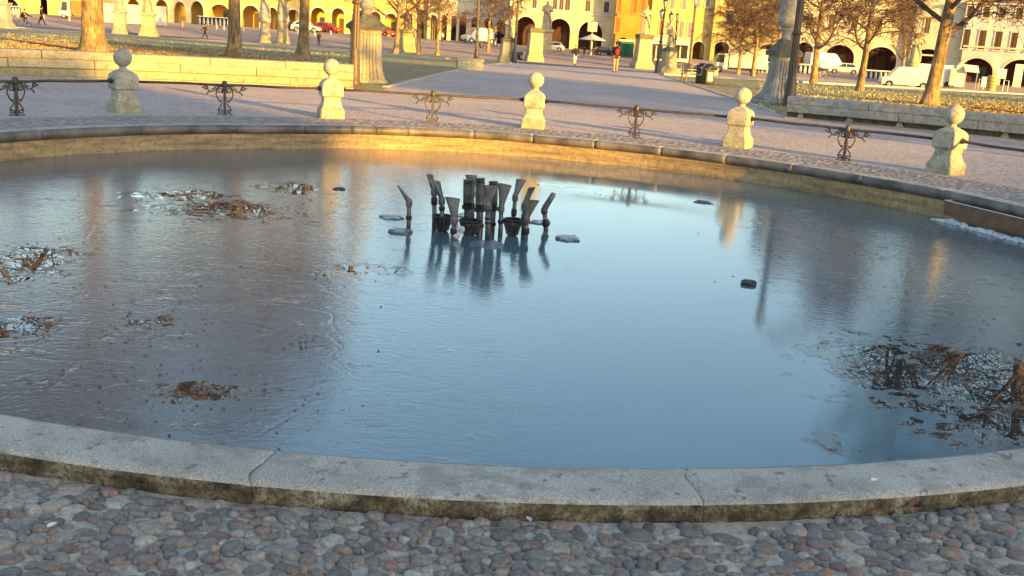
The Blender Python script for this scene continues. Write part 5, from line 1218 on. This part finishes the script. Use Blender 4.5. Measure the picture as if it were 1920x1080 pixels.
truck('white lorry cab with an orange body half hidden by the golden tree', 136, 36, 38, math.pi + .15, 3.4, boxm=mat('orange lorry body', (.6, .15, .03), .5, .2, 3, bst=0), cabz=2.6, boxh=2.1)
vehicle('white van nose showing left of the round bright pedestal', 'van', 1694, 165, 40, 2.98, M_WPAINT, 'delivery_van', 'van', None)
# ------------------------------------------------------------------ street furniture
M_GRN = mat('green painted metal', (.02, .16, .075), .6, .25, 3, bst=0); M_CANV = mat('cream canvas', (.62, .56, .44), .9, .1, 4, bst=.1)
def boxat(t, nm, px0, px1, yt, yb, Y, d, m, p):   # box seen between photo columns/rows, depth d behind Y
    a, b = at(px0, yb, Y), at(px1, yb, Y); z1 = at((px0 + px1) / 2, yt, Y).z; z0 = at((px0 + px1) / 2, yb, Y).z
    mb = MB(); mb.box(((a.x + b.x) / 2 - p.x, Y + d / 2 - p.y, (z0 + z1) / 2 - p.z), (abs(b.x - a.x), d, z1 - z0), bev=min(.02, d * .2)); return mb.build(nm, m, t)
# white market stall on the right
p = G(1790, 166); t = thing('market_stall', 'long white market stall trailer behind the big golden tree', 'market stall', p)
boxat(t, 'trailer_body', 1716, 1796, 121, 161, p.y, 2.2, M_WPAINT, p); boxat(t, 'service_end', 1788, 1808, 123, 163, p.y - .3, 2.0, M_CANV, p); boxat(t, 'open_flap', 1778, 1790, 128, 160, p.y - .6, .12, M_GRYC, p)
mb = MB(); A0 = at(1806, 121, p.y); B0 = at(1834, 124, p.y); A1 = at(1810, 134, p.y - 1.4); B1 = at(1836, 137, p.y - 1.4); mb.add([tuple(q - p) for q in (A0, B0, B1, A1)], [(0, 1, 2, 3)]); o = mb.build('awning', M_CANV, t); o.modifiers.new('s', 'SOLIDIFY').thickness = .05
for x in (1812, 1833): mb = MB(); q = at(x, 136, p.y - 1.3); mb.tube([q - p, Vector((q.x - p.x, q.y - p.y, 0))], .04, 6); mb.build('awning_post', M_STEEL, t)
for x in (1742, 1775): mb = MB(); q = at(x, 163, p.y); mb.lathe([(.2, -.1), (.38, -.1), (.38, .1), (.2, .1)], 18, Matrix.Translation((q.x - p.x, .0, .38)) @ Matrix.Rotation(rad(90), 4, 'X')); mb.build('wheel', M_TYRE, t)
def board(px, yt, yb, w, label, m, legs=True, cat='sign board', name='sign_board', insets=()):
    p = G(px, yb); t = thing(name, label, cat, p); h = hpx(p, px, yt); ww = wpx(p, w)
    mb = MB(); mb.box((0, 0, h * (.72 if legs else .5)), (ww, .1, h * (.56 if legs else 1)), bev=.015); mb.build('panel', m, t)
    if legs:
        for s in (-1, 1): mb = MB(); mb.box((s * ww * .42, 0.0, h * .22), (.06, .06, h * .44)); mb.build('leg', M_STEEL, t)
    for (a, b, c, d, mm) in insets: mb = MB(); mb.box((ww * a, -.06, h * b), (ww * c, .03, h * d)); mb.build('poster', mm, t)
board(1874, 129, 161, 17, 'white notice board on two legs right of the yellow barrel', M_WPAINT, True, insets=((0, .72, .7, .3, M_CANV),))
board(1905, 120, 163, 15, 'tall advertising panel with a poster near the right edge', M_CANV, False, insets=((0, .66, .7, .45, M_POST), (0, .2, .7, .3, M_GRYC)))
board(1843, 144, 163, 9, 'small pale board behind the yellow barrel', M_WPAINT, False)
p = G(1857, 171); t = thing('barrel_planter', 'yellow grey ringed barrel standing on the far right pavement', 'barrel', p)
h = hpx(p, 1857, 141); rr = wpx(p, 8)
for k in range(5): mb = MB(); mb.smooth = True; mb.lathe([(rr * .9, h * k / 5), (rr * 1.05, h * (k + .3) / 5), (rr * 1.05, h * (k + .7) / 5), (rr * .9, h * (k + 1) / 5)], 18); mb.build('ring', M_STONEY if k % 2 else mat('yellow ring', (.45, .33, .07), .8, .3, 6), t)
def rack(px0, px1, yt, yb, n, label, m=None):
    p = G((px0 + px1) / 2, yb + 1); t = thing('railing_row', label, 'rack', p, 0, 'pale topped racks in front of the arcades'); Y = p.y
    sl_ = (px1 - px0) * .0648 / 2
    a, b = at(px0, yt - sl_, Y) - p, at(px1, yt + sl_, Y) - p; zz = hpx(p, (px0 + px1) / 2, yt)
    a.z = b.z = zz; a.y = b.y = 0
    mb = MB(); mb.box(((a.x + b.x) / 2, 0, zz), (b.x - a.x, .22, .12)); mb.build('top_rail', M_WPAINT, t)
    mb = MB(); mb.box(((a.x + b.x) / 2, .12, zz * .5), (b.x - a.x, .05, zz * .85)); mb.build('back_panel', M_BIN, t)
    for k in range(n):
        x = a.x + (b.x - a.x) * (k + .5) / n; mb = MB(); mb.smooth = True; mb.lathe([(.16, 0), (.2, zz * .3), (.17, zz * .62), (.08, zz * .85)], 10, Matrix.Translation((x, -.1, 0)), ay=.6); mb.build('upright', M_PALE, t)
rack(371, 432, 32, 47, 8, 'dark rack with a pale rail and white uprights left of the second tree')
rack(455, 482, 36, 50, 4, 'short dark rack with white uprights right of the second tree')
rack(17, 38, 12, 27, 4, 'small dark rack with white uprights at the far left')
rack(1497, 1523, 121, 137, 3, 'dark rack with white uprights just right of the right lamp post')
rack(1419, 1442, 116, 135, 3, 'dark rack with white uprights left of the grey urn monument')
rack(1611, 1692, 133, 148, 9, 'long dark rack with a pale rail behind the thin young tree')
def sbollard(px, yt, yb, label, nm='stone_post', m=None, w=4.2):
    p = G(px, yb); h = hpx(p, px, yt); t = thing(nm, label, 'post', p, 0, 'small pale posts along the far pavement'); mb = MB(); mb.smooth = True; r = wpx(p, w) / 2; mb.lathe([(r * 1.1, 0), (r, .1), (r * .85, h * .9)], 10); mb.build('shaft', m or M_STONE2, t); mb = MB(); mb.smooth = True; mb.sphere((0, 0, h * .93), r, 10, 6); mb.build('knob', m or M_STONE2, t)
for x, a, b, l in ((33, 20, 33, 'behind the cyclist'), (82, 26, 40, 'beside the hooded stroller'), (130, 28, 40, 'below the white lorry cab'), (262, 36, 47, 'left of the flared statue pedestal'), (303, 38, 50, 'right of the flared statue pedestal'), (342, 40, 52, 'below the pointed arches'), (406, 42, 55, 'before the dark rack, left one'), (420, 47, 56, 'before the dark rack, right one'), (456, 43, 59, 'right of the second tree'), (558, 56, 64, 'left of the third tree'), (590, 55, 68, 'behind the person in the brown coat'), (620, 59, 66, 'in front of the bright red car'), (898 + 10, 57, 68, 'right of the white delivery van'), (928, 49, 83, 'beside the person with tan trousers')):
    sbollard(x, a, b, 'slim pale post ' + l)
# hoarding left of the statues
p = G(250, 47); t = thing('hoarding', 'long beige building site hoarding behind the pair of statues', 'hoarding', p)
for k, (x0, x1) in enumerate(((188, 212), (212.5, 238), (238.5, 262), (262.5, 288), (288.5, 312))): boxat(t, 'hoarding_panel', x0, x1, 6 + (x0 - 190) * .06, 42 + (x0 - 190) * .06, p.y, .15, M_CANV, p)
# cafe umbrella, banner pole, kiosk, pavilion
p = G(1108, 103); t = thing('market_umbrella', 'wide cream cafe umbrella before the right arch of the loggia', 'umbrella', p); z = hpx(p, 1108, 65); r_ = wpx(p, 24)
mb = MB(); mb.tube([(0, 0, 0), (0, 0, z)], .05, 8); mb.build('pole', M_STEEL, t)
mb = MB(); mb.lathe([(r_, hpx(p, 1108, 75)), (r_, hpx(p, 1108, 74)), (.05, z + .1)], 8, cap=False); mb.build('canopy', M_CANV, t)
p = G(1107, 100); t = thing('banner_pole', 'white banner pole with a square patterned banner before the loggia', 'banner', p); z = hpx(p, 1107, 36)
mb = MB(); mb.lathe([(.32, 0), (.28, .25), (.1, .4), (.06, z), (.0 + .02, z + .3)], 10); mb.build('pole', M_STONEY, t)
mb = MB(); mb.box((0, -.08, (hpx(p, 1107, 41) + hpx(p, 1107, 59)) / 2), (wpx(p, 17), .04, hpx(p, 1107, 41) - hpx(p, 1107, 59))); mb.build('banner', mat('red patterned cloth', (.5, .2, .14), .8, .7, 2.2, (.75, .62, .5), 0), t)
p = G(1177, 107); t = thing('kiosk', 'green kiosk with a pale roof behind the man with the red backpack', 'kiosk', p)
boxat(t, 'body', 1163, 1187, 78, 105, p.y, 2.2, M_GRN, p); boxat(t, 'roof', 1160, 1190, 74, 78, p.y - .3, 2.8, M_CANV, p); boxat(t, 'door', 1168, 1178, 82, 105, p.y - .06, .05, mat('dark green door', (.015, .1, .05), .6, .2, 3, bst=0), p)
p = G(1262, 118); t = thing('cafe_pavilion', 'low cream cafe pavilion with large windows behind the lantern cluster', 'pavilion', p)
boxat(t, 'wall', 1216, 1296, 77, 115, p.y, 4.5, M_CANV, p)
for x0, x1 in ((1219, 1228), (1231, 1241), (1255, 1260), (1266, 1273), (1276, 1288)): f = boxat(t, 'window', x0, x1, 85, 110, p.y - .08, .07, M_GLASS, p)
mb = MB(); q0, q1 = at(1212, 80, p.y - 1.2) - p, at(1298, 84, p.y - 1.2) - p; q2, q3 = at(1300, 75, p.y + 2) - p, at(1228, 70, p.y + 2) - p; mb.add([tuple(q) for q in (q0, q1, q2, q3)], [(0, 1, 2, 3)]); o = mb.build('awning', M_CANV, t); o.modifiers.new('s', 'SOLIDIFY').thickness = .1
# cafe tables and chairs
for i, (x, y) in enumerate(((1071, 98), (1085, 100), (1094, 101), (1119, 104), (1127, 105))):
    p = G(x, y); t = thing('cafe_table', ['round cafe table farthest left under the loggia arches', 'cafe table left of the banner pole', 'cafe table just behind the banner pole', 'cafe table right of the banner pole', 'cafe table nearest the kiosk'][i], 'table', p, 0, 'cafe tables before the loggia')
    mb = MB(); mb.lathe([(.4, .74), (.4, .78)], 14); mb.build('tabletop', M_BRN, t); mb = MB(); mb.lathe([(.2, 0), (.2, .03), (.03, .05), (.03, .74)], 10); mb.build('table_stand', M_IRON, t)
def litpanel(px0, px1, yt, yb, label):
    pass
# low wall in front of the far right road (canal parapet), left canal parapet
p = G(1290, 139); t = thing('parapet', 'low golden stone parapet between the pedestals right of the avenue', 'parapet', p)
q0, q1 = G(1238, 137) - p, G(1345, 143) - p; d = (q1 - q0); mb = MB(); mb.box(tuple((q0 + q1) / 2 + Vector((0, .6, .2))), (d.length, .45, .5), math.atan2(d.y, d.x), bev=.03); mb.build('wall', M_STONEY, t)
# a patio chair pair far right
for i, (x, y) in enumerate(((1838, 168), (1884, 171))):
    p = G(x, y); t = thing('metal_stand', ['thin metal stand left of the ringed barrel', 'thin metal stand right of the ringed barrel'][i], 'stand', p); mb = MB(); h = hpx(p, x, y - 20); w = wpx(p, 9)
    for s in (-1, 1):
        mb.tube([(s * w / 2, 0, 0), (s * w / 2, 0, h)], .03, 5)
    mb.tube([(-w / 2, 0, h), (w / 2, 0, h)], .03, 5); mb.tube([(-w / 2, 0, h * .5), (w / 2, 0, h * .5)], .025, 5); mb.build('frame', M_STEEL, t)
# ------------------------------------------------------------------ light, sky, camera
w = bpy.data.worlds.new('World'); bpy.context.scene.world = w; w.use_nodes = True
nt = w.node_tree; bg = nt.nodes['Background']
sky = nt.nodes.new('ShaderNodeTexSky'); sky.sky_type = 'NISHITA'; sky.sun_disc = False
sky.sun_elevation = rad(SUN_EL); sky.sun_rotation = rad(180 - SUN_AZ); sky.altitude = 10; sky.air_density = 1.0; sky.dust_density = 1.0; sky.ozone_density = 1.0
nt.links.new(sky.outputs[0], bg.inputs[0]); bg.inputs[1].default_value = 0.135
sl = bpy.data.lights.new('sun', 'SUN'); sl.energy = 4.3; sl.angle = rad(0.5); sl.color = (1.0, 0.57, 0.09)
so = bpy.data.objects.new('sun', sl); C.objects.link(so)
sd = Vector((math.sin(rad(SUN_AZ)) * math.cos(rad(SUN_EL)), -math.cos(rad(SUN_AZ)) * math.cos(rad(SUN_EL)), math.sin(rad(SUN_EL))))
so.rotation_euler = sd.to_track_quat('Z', 'Y').to_euler(); so.location = (20, -20, 30)
cam = bpy.data.cameras.new('camera'); co_ = bpy.data.objects.new('camera', cam); C.objects.link(co_)
cam.sensor_width = 36; cam.lens = FPX / 1920 * 36; cam.clip_end = 6000; cam.clip_start = 0.05
co_.matrix_world = Matrix.Translation(CAM) @ Matrix.Rotation(rad(90) - PITCH, 4, 'X') @ Matrix.Rotation(ROLL, 4, 'Z')
sc = bpy.context.scene; sc.camera = co_
sc.view_settings.view_transform = 'Standard'; sc.view_settings.look = 'None'; sc.view_settings.exposure = 1.9; sc.view_settings.gamma = 1
